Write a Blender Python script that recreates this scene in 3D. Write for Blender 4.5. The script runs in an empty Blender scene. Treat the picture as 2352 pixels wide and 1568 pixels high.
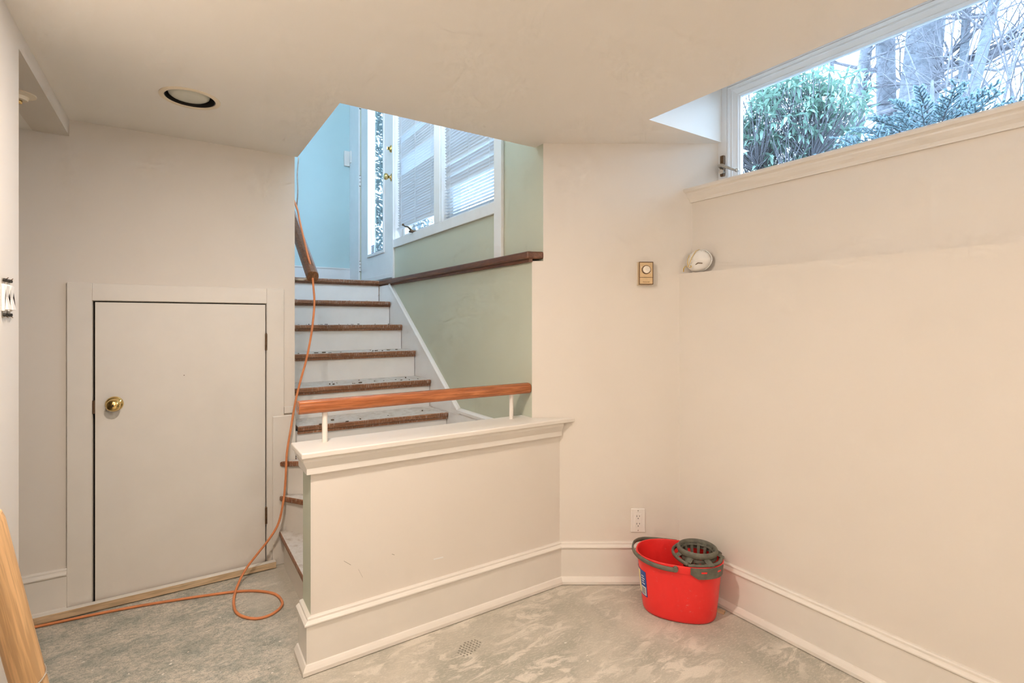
import bpy, bmesh, math, random
from mathutils import Vector, Matrix
random.seed(7)
sc = bpy.context.scene
COL = sc.collection
R = math.radians

# ------------------------------------------------------------------ camera
HEAD = 33.22                       # heading of the lens, degrees clockwise from +Y
CAMZ = 1.28
F = 1176.0                         # focal length in pixels of the 2352 px frame
HZ = 738.0                         # image row of the horizon
cam = bpy.data.cameras.new('camera')
cam.sensor_width = 36.0; cam.lens = 36.0 * F / 2352.0
cam.shift_x = 0.0; cam.shift_y = -(784 - HZ) / 2352.0
cam.clip_start = 0.02; cam.clip_end = 200
camo = bpy.data.objects.new('camera', cam); COL.objects.link(camo)
camo.location = (0, 0, CAMZ); camo.rotation_euler = (R(90), 0, R(-HEAD))
sc.camera = camo
SN, CS = math.sin(R(HEAD)), math.cos(R(HEAD))

# ------------------------------------------------------------------ view, world, light
sc.view_settings.view_transform = 'Standard'
sc.view_settings.look = 'None'
sc.view_settings.gamma = 1.0
sc.view_settings.use_curve_mapping = False
sc.view_settings.exposure = 0.85
SKY = 8.0
w = bpy.data.worlds.new('overcast'); sc.world = w; w.use_nodes = True
bg = w.node_tree.nodes['Background']
bg.inputs[0].default_value = (0.52, 0.73, 1.0, 1); bg.inputs[1].default_value = SKY
LAMP_COL = (1.0, 0.855, 0.735)
LAMP_W = 1.0
sc.cycles.max_bounces = 7; sc.cycles.diffuse_bounces = 4; sc.cycles.transparent_max_bounces = 12
sc.cycles.use_light_tree = False; sc.cycles.adaptive_threshold = 0.10; sc.cycles.adaptive_min_samples = 12
sc.cycles.glossy_bounces = 3; sc.cycles.caustics_reflective = False; sc.cycles.caustics_refractive = False
sc.cycles.sample_clamp_indirect = 6.0
try: sc.cycles.use_denoising = True
except Exception: pass

# ------------------------------------------------------------------ materials
MATS = {}
def nodes(name):
    m = bpy.data.materials.new(name); m.use_nodes = True
    nt = m.node_tree; b = nt.nodes['Principled BSDF']
    MATS[name] = m
    return m, nt, b
def N(nt, t, **kw):
    n = nt.nodes.new(t)
    for k, v in kw.items():
        if k.startswith('i_'): n.inputs[int(k[2:]) if k[2:].isdigit() else k[2:].replace('_', ' ')].default_value = v
        else: setattr(n, k, v)
    return n
def coord(nt, scale=(1, 1, 1), rot=(0, 0, 0), kind='Object'):
    tc = N(nt, 'ShaderNodeTexCoord'); mp = N(nt, 'ShaderNodeMapping')
    mp.inputs['Scale'].default_value = scale; mp.inputs['Rotation'].default_value = rot
    nt.links.new(tc.outputs[kind], mp.inputs[0])
    return mp.outputs[0]
def noise(nt, vec, scale, detail=4, rough=0.55, dist=0.0):
    n = N(nt, 'ShaderNodeTexNoise'); n.inputs['Scale'].default_value = scale
    n.inputs['Detail'].default_value = detail; n.inputs['Roughness'].default_value = rough
    n.inputs['Distortion'].default_value = dist
    if vec is not None: nt.links.new(vec, n.inputs['Vector'])
    return n.outputs['Fac']
def ramp(nt, fac, stops):
    r = N(nt, 'ShaderNodeValToRGB'); e = r.color_ramp.elements
    while len(e) < len(stops): e.new(0.5)
    for el, (p, c) in zip(e, stops):
        el.position = p; el.color = (c, c, c, 1) if isinstance(c, (int, float)) else (*c, 1)
    nt.links.new(fac, r.inputs[0])
    return r.outputs[0]
def mixc(nt, fac, a, b):
    m = N(nt, 'ShaderNodeMix', data_type='RGBA')
    for s, v in ((m.inputs[0], fac), (m.inputs[6], a), (m.inputs[7], b)):
        if isinstance(v, (int, float)): s.default_value = v
        elif isinstance(v, tuple): s.default_value = (*v, 1)
        else: nt.links.new(v, s)
    return m.outputs[2]
def bump(nt, b, height, strength=0.2, dist=0.002):
    bp = N(nt, 'ShaderNodeBump'); bp.inputs['Strength'].default_value = strength; bp.inputs['Distance'].default_value = dist
    nt.links.new(height, bp.inputs['Height']); nt.links.new(bp.outputs[0], b.inputs['Normal'])

def plain(name, col, rough=0.5, metal=0.0, var=0.05, scale=8.0, bmp=0.0, bscale=120.0, spec=0.5):
    m, nt, b = nodes(name)
    v = coord(nt)
    f = noise(nt, v, scale, 3)
    lo = tuple(max(0, c * (1 - var)) for c in col); hi = tuple(min(1, c * (1 + var)) for c in col)
    nt.links.new(ramp(nt, f, [(0.3, lo), (0.7, hi)]), b.inputs['Base Color'])
    b.inputs['Roughness'].default_value = rough; b.inputs['Metallic'].default_value = metal
    b.inputs['Specular IOR Level'].default_value = spec
    if bmp: bump(nt, b, noise(nt, v, bscale, 3), bmp, 0.001)
    return m
def wood(name, dark, light, axis='X', rough=0.45, fine=90.0, dust=None, dust_amt=0.5, stretch=14.0):
    m, nt, b = nodes(name)
    s = {'X': (1 / stretch, 1, 1), 'Y': (1, 1 / stretch, 1), 'Z': (1, 1, 1 / stretch)}[axis]
    v = coord(nt, s)
    f1 = noise(nt, v, fine * 0.45, 4, 0.6, 0.6); f2 = noise(nt, v, fine * 2.2, 3, 0.7)
    c = ramp(nt, f1, [(0.30, dark), (0.52, tuple((a + d) / 2 for a, d in zip(dark, light))), (0.72, light)])
    c = mixc(nt, ramp(nt, f2, [(0.44, 0.55), (0.58, 0.0)]), c, tuple(d * 0.55 for d in dark))
    if dust:
        v2 = coord(nt, (1.0, 1.0, 0.18)); v3 = coord(nt)
        d0 = noise(nt, v2, 150.0, 4, 0.7); d2 = noise(nt, v3, 7.0, 2, 0.5)
        mm = N(nt, 'ShaderNodeMath', operation='MULTIPLY'); nt.links.new(ramp(nt, d0, [(0.52, 0.0), (0.68, 0.75)]), mm.inputs[0])
        nt.links.new(ramp(nt, d2, [(0.42 - 0.2 * dust_amt, 0.0), (0.62 - 0.2 * dust_amt, 1.0)]), mm.inputs[1]); d1 = mm.outputs[0]
        c = mixc(nt, d1, c, dust)
    nt.links.new(c, b.inputs['Base Color'])
    b.inputs['Roughness'].default_value = rough
    bump(nt, b, f1, 0.12, 0.001)
    return m

plain('wall_paint', (0.765, 0.712, 0.642), 0.62, var=0.018, scale=1.6, bmp=0.05, bscale=260)
plain('ceiling_paint', (0.89, 0.855, 0.80), 0.75, var=0.02, scale=1.2, bmp=0.05, bscale=260)
plain('trim_paint', (0.79, 0.748, 0.685), 0.38, var=0.025, scale=5, bmp=0.05, bscale=90)
plain('white_paint', (0.84, 0.84, 0.83), 0.35, var=0.03, scale=6, bmp=0.04, bscale=90)
plain('green_paint', (0.56, 0.59, 0.475), 0.55, var=0.03, scale=1.5, bmp=0.05, bscale=240)
plain('green_paint_daylit', (0.52, 0.69, 0.70), 0.55, var=0.03, scale=1.5, bmp=0.05, bscale=240)  # sage green paint with the blue daylight put into its colour
plain('dark_gap', (0.03, 0.022, 0.016), 0.9)
plain('brass', (0.80, 0.58, 0.24), 0.16, 1.0, var=0.05)
plain('old_bronze', (0.16, 0.10, 0.06), 0.45, 0.8, var=0.3, scale=60)
plain('grey_metal', (0.50, 0.47, 0.42), 0.4, 0.7, var=0.15, scale=50)
plain('black_metal', (0.02, 0.016, 0.012), 0.5, 0.3)
plain('baffle_black', (0.012, 0.010, 0.009), 0.55)
plain('lamp_trim', (0.80, 0.70, 0.54), 0.5, var=0.04)
def scuffed():
    m, nt, b = nodes('red_plastic'); v = coord(nt)
    f = noise(nt, v, 55, 6, 0.75, 0.4); g = noise(nt, v, 9, 2); mm = N(nt, 'ShaderNodeMath', operation='MULTIPLY')
    nt.links.new(ramp(nt, f, [(0.60, 0.0), (0.72, 0.75)]), mm.inputs[0]); nt.links.new(ramp(nt, g, [(0.50, 0.0), (0.66, 1.0)]), mm.inputs[1])
    nt.links.new(mixc(nt, mm.outputs[0], (0.90, 0.032, 0.030), (0.85, 0.50, 0.42)), b.inputs['Base Color']); b.inputs['Roughness'].default_value = 0.36
scuffed()
plain('grey_plastic', (0.135, 0.130, 0.100), 0.55, var=0.25, scale=40)
plain('orange_rubber', (0.72, 0.26, 0.10), 0.5, var=0.15, scale=14)
plain('gold_metal', (0.60, 0.43, 0.24), 0.4, 0.35, var=0.06, scale=40)
plain('gold_light', (0.78, 0.70, 0.58), 0.4, 0.2, var=0.06, scale=60)
plain('brown_line', (0.12, 0.06, 0.025), 0.6)
plain('mask_white', (0.86, 0.845, 0.81), 0.85, var=0.02)
plain('strap_yellow', (0.72, 0.50, 0.11), 0.6, var=0.1)
plain('plate_white', (0.84, 0.80, 0.75), 0.35, var=0.01)
plain('bark_grey', (0.105, 0.105, 0.115), 0.95, var=0.45, scale=9, bmp=0.6, bscale=30)
plain('bark_pale', (0.10, 0.105, 0.115), 0.95, var=0.3, scale=14, bmp=0.4, bscale=40)
plain('twig_brown', (0.125, 0.115, 0.125), 0.9, var=0.25, scale=20)
plain('sticker_blue', (0.02, 0.07, 0.30), 0.4, var=0.3, scale=60)
plain('sticker_white', (0.85, 0.85, 0.82), 0.4)
plain('sticker_yellow', (0.85, 0.70, 0.35), 0.4)
plain('ink', (0.02, 0.02, 0.03), 0.6)
plain('chip_pale', (0.78, 0.73, 0.66), 0.8, var=0.15, scale=30)
plain('leaf_flake', (0.10, 0.07, 0.045), 0.85, var=0.3, scale=40)
plain('dust_dark', (0.27, 0.25, 0.21), 0.9, var=0.25, scale=60)
plain('threshold_metal', (0.30, 0.30, 0.30), 0.4, 0.6)
plain('concrete_step', (0.50, 0.50, 0.48), 0.9, var=0.1)
wood('oak_x', (0.22, 0.092, 0.044), (0.40, 0.19, 0.095), 'X', 0.42, 60, dust=(0.56, 0.50, 0.44), dust_amt=0.35)
wood('oak_winder', (0.22, 0.09, 0.045), (0.40, 0.18, 0.09), 'Y', 0.5, 60, dust=(0.50, 0.42, 0.34), dust_amt=0.5)
wood('oak_y', (0.12, 0.048, 0.024), (0.24, 0.10, 0.05), 'Y', 0.4, 60)
wood('oak_rail', (0.36, 0.105, 0.032), (0.60, 0.22, 0.085), 'X', 0.22, 75, stretch=22)
wood('oak_stair_rail', (0.16, 0.075, 0.035), (0.33, 0.165, 0.085), 'Y', 0.35, 60)
wood('pine_strip', (0.64, 0.45, 0.26), (0.80, 0.64, 0.43), 'X', 0.6, 40)
wood('pine_pole', (0.68, 0.40, 0.18), (0.75, 0.47, 0.23), 'Z', 0.42, 50, stretch=40)

def tread_top():
    m, nt, b = nodes('tread_dust')
    v = coord(nt)
    f = noise(nt, v, 14, 6, 0.65); f2 = noise(nt, v, 120, 4, 0.7)
    c = ramp(nt, f, [(0.30, (0.48, 0.42, 0.36)), (0.55, (0.68, 0.65, 0.61)), (0.78, (0.40, 0.31, 0.24))])
    c = mixc(nt, ramp(nt, f2, [(0.5, 0.0), (0.7, 0.6)]), c, (0.72, 0.70, 0.66))
    nt.links.new(c, b.inputs['Base Color']); b.inputs['Roughness'].default_value = 0.8
tread_top()

def floor_mat():
    m, nt, b = nodes('floor_concrete')
    v = coord(nt)
    sep = N(nt, 'ShaderNodeSeparateXYZ'); nt.links.new(v, sep.inputs[0])
    big = noise(nt, v, 2.2, 5, 0.6, 0.8)
    # pale trowelled thinset, with swirling smears
    vr = coord(nt, (1.0, 2.6, 1), (0, 0, R(28)))
    sm = noise(nt, vr, 6.0, 9, 0.68, 1.3)
    patch = noise(nt, v, 3.0, 3, 0.5, 0.6)
    fine = noise(nt, vr, 60.0, 5, 0.7, 0.5)
    base = ramp(nt, big, [(0.34, (0.40, 0.385, 0.32)), (0.50, (0.52, 0.485, 0.41)), (0.66, (0.61, 0.56, 0.475))])
    mask = N(nt, 'ShaderNodeMath', operation='MULTIPLY')
    nt.links.new(ramp(nt, sm, [(0.49, 0.0), (0.58, 0.9)]), mask.inputs[0]); nt.links.new(ramp(nt, patch, [(0.40, 0.0), (0.54, 1.0)]), mask.inputs[1])
    beige = mixc(nt, mask.outputs[0], base, (0.73, 0.675, 0.585))
    beige = mixc(nt, ramp(nt, fine, [(0.50, 0.0), (0.62, 0.5)]), beige, (0.70, 0.645, 0.555))
    # grey-green remains of paint at the stair side
    vg = coord(nt, (1.0, 1.5, 1), (0, 0, R(-24)))
    g1 = noise(nt, vg, 7.0, 10, 0.76, 0.3); g2 = noise(nt, vg, 48.0, 7, 0.75, 0.3)
    green = ramp(nt, g1, [(0.30, (0.25, 0.265, 0.225)), (0.40, (0.39, 0.395, 0.34)), (0.48, (0.52, 0.495, 0.42)), (0.58, (0.70, 0.63, 0.53))])
    green = mixc(nt, ramp(nt, g2, [(0.42, 0.55), (0.54, 0.0)]), green, (0.25, 0.26, 0.225))
    g3 = noise(nt, v, 190.0, 5, 0.8)
    green = mixc(nt, ramp(nt, g3, [(0.36, 0.75), (0.50, 0.0)]), green, (0.20, 0.21, 0.18))
    green = mixc(nt, ramp(nt, g3, [(0.54, 0.0), (0.68, 0.8)]), green, (0.70, 0.64, 0.54))
    green = mixc(nt, ramp(nt, g2, [(0.56, 0.0), (0.68, 0.7)]), green, (0.62, 0.56, 0.47))
    ad = N(nt, 'ShaderNodeMath', operation='MULTIPLY_ADD'); nt.links.new(big, ad.inputs[0]); ad.inputs[1].default_value = 0.7; nt.links.new(sep.outputs[0], ad.inputs[2])
    sm2 = N(nt, 'ShaderNodeMapRange'); sm2.inputs[1].default_value = 0.60; sm2.inputs[2].default_value = 0.86
    nt.links.new(ad.outputs[0], sm2.inputs[0])
    c = mixc(nt, sm2.outputs[0], green, mixc(nt, ramp(nt, g3, [(0.38, 0.25), (0.55, 0.0)]), beige, (0.36, 0.34, 0.28)))
    nt.links.new(c, b.inputs['Base Color']); b.inputs['Roughness'].default_value = 0.85
    mx = N(nt, 'ShaderNodeMath', operation='MULTIPLY_ADD'); nt.links.new(fine, mx.inputs[0]); mx.inputs[1].default_value = 0.5; nt.links.new(mask.outputs[0], mx.inputs[2])
    bump(nt, b, mx.outputs[0], 0.35, 0.003)
floor_mat()

def glass_mat():
    m = bpy.data.materials.new('pane_glass'); m.use_nodes = True; MATS['pane_glass'] = m
    nt = m.node_tree; nt.nodes.clear()
    o = N(nt, 'ShaderNodeOutputMaterial'); t = N(nt, 'ShaderNodeBsdfTransparent'); g = N(nt, 'ShaderNodeBsdfGlossy')
    t.inputs[0].default_value = (0.93, 0.96, 0.97, 1); g.inputs['Roughness'].default_value = 0.02
    fr = N(nt, 'ShaderNodeFresnel'); fr.inputs[0].default_value = 1.45; mx = N(nt, 'ShaderNodeMixShader')
    mul = N(nt, 'ShaderNodeMath', operation='MULTIPLY'); mul.inputs[1].default_value = 0.6
    nt.links.new(fr.outputs[0], mul.inputs[0]); nt.links.new(mul.outputs[0], mx.inputs[0]); nt.links.new(t.outputs[0], mx.inputs[1])
    nt.links.new(g.outputs[0], mx.inputs[2]); nt.links.new(mx.outputs[0], o.inputs[0])
glass_mat()
def translucent(name, col, amt, rough=0.5, var=0.1, scale=5.0):
    m = plain(name, col, rough, var=var, scale=scale)
    nt = m.node_tree; b = nt.nodes['Principled BSDF']; o = nt.nodes['Material Output']
    t = N(nt, 'ShaderNodeBsdfTranslucent'); t.inputs[0].default_value = (*col, 1)
    mx = N(nt, 'ShaderNodeMixShader'); mx.inputs[0].default_value = amt
    nt.links.new(b.outputs[0], mx.inputs[1]); nt.links.new(t.outputs[0], mx.inputs[2]); nt.links.new(mx.outputs[0], o.inputs[0])
translucent('slat_white', (0.80, 0.82, 0.84), 0.14, 0.4, 0.01)
translucent('leaf_green', (0.22, 0.33, 0.26), 0.25, 0.35, 0.35, 6.0)
translucent('leaf_dark', (0.045, 0.07, 0.07), 0.25, 0.4, 0.35, 6.0)
translucent('needle_blue', (0.17, 0.25, 0.27), 0.15, 0.6, 0.3, 9.0)
def bulb_mat(name, col, e):
    m = plain(name, (0.62, 0.62, 0.54), 0.25, var=0.03)
    b = m.node_tree.nodes['Principled BSDF']
    b.inputs['Emission Color'].default_value = (*col, 1); b.inputs['Emission Strength'].default_value = e
bulb_mat('bulb_off', (1, 1, 1), 0.0); bulb_mat('bulb_lit', LAMP_COL, 18.0)
def litter():
    m, nt, b = nodes('ground_litter'); v = coord(nt)
    f = noise(nt, v, 5, 7, 0.7)
    nt.links.new(ramp(nt, f, [(0.35, (0.05, 0.05, 0.04)), (0.5, (0.14, 0.14, 0.14)), (0.62, (0.30, 0.30, 0.31))]), b.inputs['Base Color'])
    b.inputs['Roughness'].default_value = 0.95
litter()

# ------------------------------------------------------------------ mesh helpers
W = {}
def tag(o, label=None, cat=None, group=None, kind=None):
    for k, v in (('label', label), ('category', cat), ('group', group), ('kind', kind)):
        if v: o[k] = v
    return o
def empty(name, loc, label=None, cat=None, group=None, kind=None, rot=None):
    o = bpy.data.objects.new(name, None); COL.objects.link(o); o.location = loc; o.empty_display_size = 0.05
    if rot: o.rotation_euler = rot
    W[o] = Vector(loc)
    return tag(o, label, cat, group, kind)
class MB:
    def __init__(s): s.v = []; s.f = []; s.mi = []
    def add(s, vs, fs, mi=0):
        b = len(s.v); s.v += [Vector(p) for p in vs]; s.f += [tuple(b + i for i in f) for f in fs]; s.mi += [mi] * len(fs); return s
    def box(s, x0, x1, y0, y1, z0, z1, mi=0):
        v = [(x, y, z) for z in (z0, z1) for y in (y0, y1) for x in (x0, x1)]
        return s.add(v, [(0, 2, 3, 1), (4, 5, 7, 6), (0, 1, 5, 4), (2, 6, 7, 3), (0, 4, 6, 2), (1, 3, 7, 5)], mi)
    def prism(s, pts, z0, z1, mi=0):
        n = len(pts)
        a = sum(pts[i][0] * pts[(i + 1) % n][1] - pts[(i + 1) % n][0] * pts[i][1] for i in range(n))
        if a < 0: pts = pts[::-1]
        f0 = z0 if callable(z0) else (lambda p: z0); f1 = z1 if callable(z1) else (lambda p: z1)
        v = [(p[0], p[1], f0(p)) for p in pts] + [(p[0], p[1], f1(p)) for p in pts]
        fs = [tuple(range(n))[::-1], tuple(range(n, 2 * n))] + [(i, (i + 1) % n, n + (i + 1) % n, n + i) for i in range(n)]
        return s.add(v, fs, mi)
    def extrude(s, pts, vec, mi=0):
        n = len(pts); vec = Vector(vec)
        v = [Vector(p) for p in pts] + [Vector(p) + vec for p in pts]
        return s.add(v, [tuple(range(n))[::-1], tuple(range(n, 2 * n))] + [(i, (i + 1) % n, n + (i + 1) % n, n + i) for i in range(n)], mi)
    def tube(s, path, r, n=8, cap=True, flat=None, mi=0):
        path = [Vector(p) for p in path]; rings = []
        up = None
        for i, p in enumerate(path):
            t = (path[min(i + 1, len(path) - 1)] - path[max(i - 1, 0)])
            if t.length < 1e-9: t = Vector((0, 0, 1))
            t.normalize()
            if up is None:
                up = Vector((0, 0, 1)) if abs(t.z) < 0.9 else Vector((1, 0, 0))
            up = (up - t * up.dot(t))
            if up.length < 1e-6: up = t.orthogonal()
            up.normalize(); sd = t.cross(up)
            rr = r[i] if isinstance(r, (list, tuple)) else r
            ra, rb = (rr, rr) if flat is None else flat
            rings.append([p + sd * (ra * math.cos(2 * math.pi * k / n)) + up * (rb * math.sin(2 * math.pi * k / n)) for k in range(n)])
        v = [q for g in rings for q in g]; fs = []
        for i in range(len(path) - 1):
            for k in range(n):
                a, b = i * n + k, i * n + (k + 1) % n
                fs.append((a, b, b + n, a + n))
        if cap:
            fs.append(tuple(range(n))[::-1]); fs.append(tuple(len(v) - n + k for k in range(n)))
        return s.add(v, fs, mi)
    def lathe(s, prof, c=(0, 0, 0), ax='Z', n=28, mi=0, close=False):
        v = []; fs = []; c = Vector(c)
        for (r, h) in prof:
            for k in range(n):
                a = 2 * math.pi * k / n; x, y = r * math.cos(a), r * math.sin(a)
                q = {'Z': (x, y, h), '-Y': (x, -h, y), '-X': (-h, -x, y), 'X': (h, x, y)}[ax]
                v.append(c + Vector(q))
        m = len(prof)
        for i in range(m if close else m - 1):
            j = (i + 1) % m
            for k in range(n):
                fs.append((i * n + k, i * n + (k + 1) % n, j * n + (k + 1) % n, j * n + k))
        if not close:
            if prof[0][0] > 1e-6: fs.append(tuple(range(n))[::-1])
            if prof[-1][0] > 1e-6: fs.append(tuple((m - 1) * n + k for k in range(n)))
        return s.add(v, fs, mi)
    def build(s, name, mat, parent=None, local=False, smooth=False, bevel=0.0, seg=2, origin=None, mats=None, sangle=None):
        lo = Vector((min(p.x for p in s.v), min(p.y for p in s.v), min(p.z for p in s.v)))
        hi = Vector((max(p.x for p in s.v), max(p.y for p in s.v), max(p.z for p in s.v)))
        o = Vector(origin) if origin is not None else Vector(((lo.x + hi.x) / 2, (lo.y + hi.y) / 2, lo.z))
        me = bpy.data.meshes.new(name)
        me.from_pydata([tuple(p - o) for p in s.v], [], s.f)
        for m in (mats or [mat]): me.materials.append(MATS[m])
        if mats:
            for p, i in zip(me.polygons, s.mi): p.material_index = i
        bm = bmesh.new(); bm.from_mesh(me); bmesh.ops.recalc_face_normals(bm, faces=bm.faces); bm.to_mesh(me); bm.free()
        if smooth:
            for p in me.polygons: p.use_smooth = True
            if sangle:
                try: me.set_sharp_from_angle(angle=R(sangle))
                except Exception: pass
        ob = bpy.data.objects.new(name, me); COL.objects.link(ob)
        if parent is not None:
            ob.parent = parent
            if local: ob.location = o
            else: ob.location = o - W[parent]
        else: ob.location = o
        W[ob] = o.copy() if not local else o.copy()
        if bevel:
            bv = ob.modifiers.new('bevel', 'BEVEL'); bv.width = bevel; bv.segments = seg; bv.limit_method = 'ANGLE'; bv.angle_limit = R(40)
            try: bv.harden_normals = False
            except Exception: pass
        return ob
def box(name, mat, x0, x1, y0, y1, z0, z1, parent=None, bevel=0.0, local=False):
    return MB().box(x0, x1, y0, y1, z0, z1).build(name, mat, parent, local, bevel=bevel)
def struct(o, label=None):
    return tag(o, label, None, None, 'structure')
def sweep_segments(path, prof):
    """mitred run of a profile [(offset to the left of travel, z)] along a plan path: one MB for each straight length"""
    P = [Vector(p) for p in path]; n = len(P); nor = []
    for i in range(n - 1):
        d = (P[i + 1] - P[i]).normalized(); nor.append(Vector((-d.y, d.x)))
    def off(i, d):
        if i == 0: return P[0] + nor[0] * d
        if i == n - 1: return P[-1] + nor[-1] * d
        m = (nor[i - 1] + nor[i]).normalized(); return P[i] + m * (d / m.dot(nor[i]))
    out = []
    for i in range(n - 1):
        k = len(prof); vs = []
        for j in (i, i + 1):
            for d, z in prof: q = off(j, d); vs.append((q.x, q.y, z))
        out.append(MB().add(vs, [tuple(range(k)), tuple(range(k, 2 * k))[::-1]] + [(a, (a + 1) % k, k + (a + 1) % k, k + a) for a in range(k)]))
    return out
def wall_grid(axis, t0, t1, u0, u1, z0, z1, holes):
    """slab across `axis` ('X': plane X=const, runs along Y), with rectangular holes (ua,ub,za,zb)"""
    us = sorted({u0, u1, *[h for H in holes for h in H[:2]]}); zs = sorted({z0, z1, *[h for H in holes for h in H[2:]]})
    nu, nz = len(us) - 1, len(zs) - 1
    def solid(i, j):
        if i < 0 or j < 0 or i >= nu or j >= nz: return False
        cu, cz = (us[i] + us[i + 1]) / 2, (zs[j] + zs[j + 1]) / 2
        return not any(a < cu < b and c < cz < d for a, b, c, d in holes)
    m = MB()
    def q(*p): m.add([((t, u, z) if axis == 'X' else (u, t, z)) for t, u, z in p], [(0, 1, 2, 3)])
    for i in range(nu):
        for j in range(nz):
            if not solid(i, j): continue
            a, b, c, d = us[i], us[i + 1], zs[j], zs[j + 1]
            q((t0, a, c), (t0, b, c), (t0, b, d), (t0, a, d)); q((t1, a, c), (t1, b, c), (t1, b, d), (t1, a, d))
            if not solid(i - 1, j): q((t0, a, c), (t1, a, c), (t1, a, d), (t0, a, d))
            if not solid(i + 1, j): q((t0, b, c), (t1, b, c), (t1, b, d), (t0, b, d))
            if not solid(i, j - 1): q((t0, a, c), (t0, b, c), (t1, b, c), (t1, a, c))
            if not solid(i, j + 1): q((t0, a, d), (t0, b, d), (t1, b, d), (t1, a, d))
    bm_merge(m)
    return m
def bm_merge(m):
    key = {}; remap = []; nv = []
    for p in m.v:
        k = (round(p.x, 5), round(p.y, 5), round(p.z, 5))
        if k not in key: key[k] = len(nv); nv.append(p)
        remap.append(key[k])
    m.v = nv; m.f = [tuple(remap[i] for i in f) for f in m.f]
def ray(px, py, depth):
    """point seen at pixel (px,py) of the 2352x1568 frame, `depth` metres ahead of the lens"""
    u = (px - 1176) / F; v = -(py - HZ) / F
    return Vector((depth * (u * CS + SN), depth * (-u * SN + CS), CAMZ + depth * v))

# ================================================================== THE ROOM
YA = 2.952          # wall with the little door
XL = -0.395         # near wall at the left
XD, XDU = 2.068, 2.121   # window wall, below and above its ledge
ZL = 1.514
DB = 2.518          # distance of the diagonal wall
def Bp(s): return (SN * DB + CS * s, CS * DB - SN * s)
def BX(y): return (DB - CS * y) / SN
def BY(x): return (DB - SN * x) / CS
ZC = 2.155
def zc(p):
    return ZC if p[1] <= 2.095 else ZC + 0.013 * (p[1] - 2.095) / (YA - 2.095)
HX0, HX1, HY = 0.547, 1.515, 2.095      # stair opening in the ceiling
RX, RY0, RY1 = 1.714, -0.25, 1.533      # window recess in the ceiling

fl = struct(MB().box(-1.7, 2.2, -2.6, 3.05, -0.1, 0.0).build('floor', 'floor_concrete', origin=(0, 0, 0)), 'bare concrete floor with grey-green paint remains and pale smears')

LAMPS = [(0.045, 2.382, 0), (0.66, 0.12, 3.4), (0.05, 1.22, 14.0)]      # x, y, watts (0: switched off); the last is an added fill lamp
LH = 0.14
def build_ceiling():
    xs = {XL, HX0, HX1, RX, 2.46}; ys = {-2.6, RY0, RY1, HY, YA}
    for x, y, _ in LAMPS: xs |= {x - LH, x + LH}; ys |= {y - LH, y + LH}
    xs = sorted(xs); ys = sorted(ys); m = MB()
    for i in range(len(xs) - 1):
        for j in range(len(ys) - 1):
            a, b, c, d = xs[i], xs[i + 1], ys[j], ys[j + 1]; cx, cy = (a + b) / 2, (c + d) / 2
            if cx > HX0 and cy > HY: continue
            if cx > RX and RY0 < cy < RY1: continue
            if any(abs(cx - x) < LH and abs(cy - y) < LH for x, y, _ in LAMPS): continue
            m.add([(x, y, zc((x, y))) for x, y in ((a, c), (b, c), (b, d), (a, d))], [(0, 1, 2, 3)])
    for x, y, _ in LAMPS:
        n = 40
        sq, ci = [], []
        for k in range(n):
            t = 2 * math.pi * (k + 0.5) / n; cx, sy = math.cos(t), math.sin(t); q = LH / max(abs(cx), abs(sy))
            sq.append((x + cx * q, y + sy * q)); ci.append((x + 0.088 * cx, y + 0.088 * sy))
        cor = [(x + LH, y + LH), (x - LH, y + LH), (x - LH, y - LH), (x + LH, y - LH)]
        pts = sq + ci
        m.add([(p[0], p[1], zc(p)) for p in pts], [(k, (k + 1) % n, n + (k + 1) % n, n + k) for k in range(n)])
        for ci_, (k0) in zip(cor, (n // 8, 3 * n // 8, 5 * n // 8, 7 * n // 8)):
            p0, p1 = sq[k0 - 1], sq[k0 % n]
            m.add([(p[0], p[1], zc(p)) for p in (p0, ci_, p1)], [(0, 1, 2)])
    # edges of the two openings and the slab above
    T = 2.42
    m.add([(HX0, HY, ZC), (HX0, YA, zc((0, YA))), (HX0, YA, T), (HX0, HY, T)], [(0, 1, 2, 3)])
    m.add([(HX0, HY, ZC), (HX1, HY, ZC), (HX1, HY, T), (HX0, HY, T)], [(0, 1, 2, 3)])
    m.add([(RX, RY0, ZC), (RX, RY1, ZC), (RX, RY1, T + .1), (RX, RY0, T + .1)], [(0, 1, 2, 3)])
    m.add([(RX, RY1, ZC), (2.26, RY1, ZC), (2.26, RY1, T + .1), (RX, RY1, T + .1)], [(0, 1, 2, 3)])
    m.add([(RX, RY0, ZC), (2.46, RY0, ZC), (2.46, RY0, T + .1), (RX, RY0, T + .1)], [(0, 1, 2, 3)])
    m.box(XL - .2, 2.46, -2.7, HY - .02, T + .08, T + .16)
    m.box(XL - .2, HX0 - .01, HY - .02, YA + .1, T + .08, T + .16)
    return m.build('ceiling', 'ceiling_paint', origin=(0, 0, ZC))
struct(build_ceiling(), 'low cream ceiling with a stair opening and a window recess')
struct(box('ceiling', 'ceiling_paint', -1.7, XL - 0.12, 1.0, YA, 2.095, 2.2), 'dropped ceiling of the side passage beyond the left wall')

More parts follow.
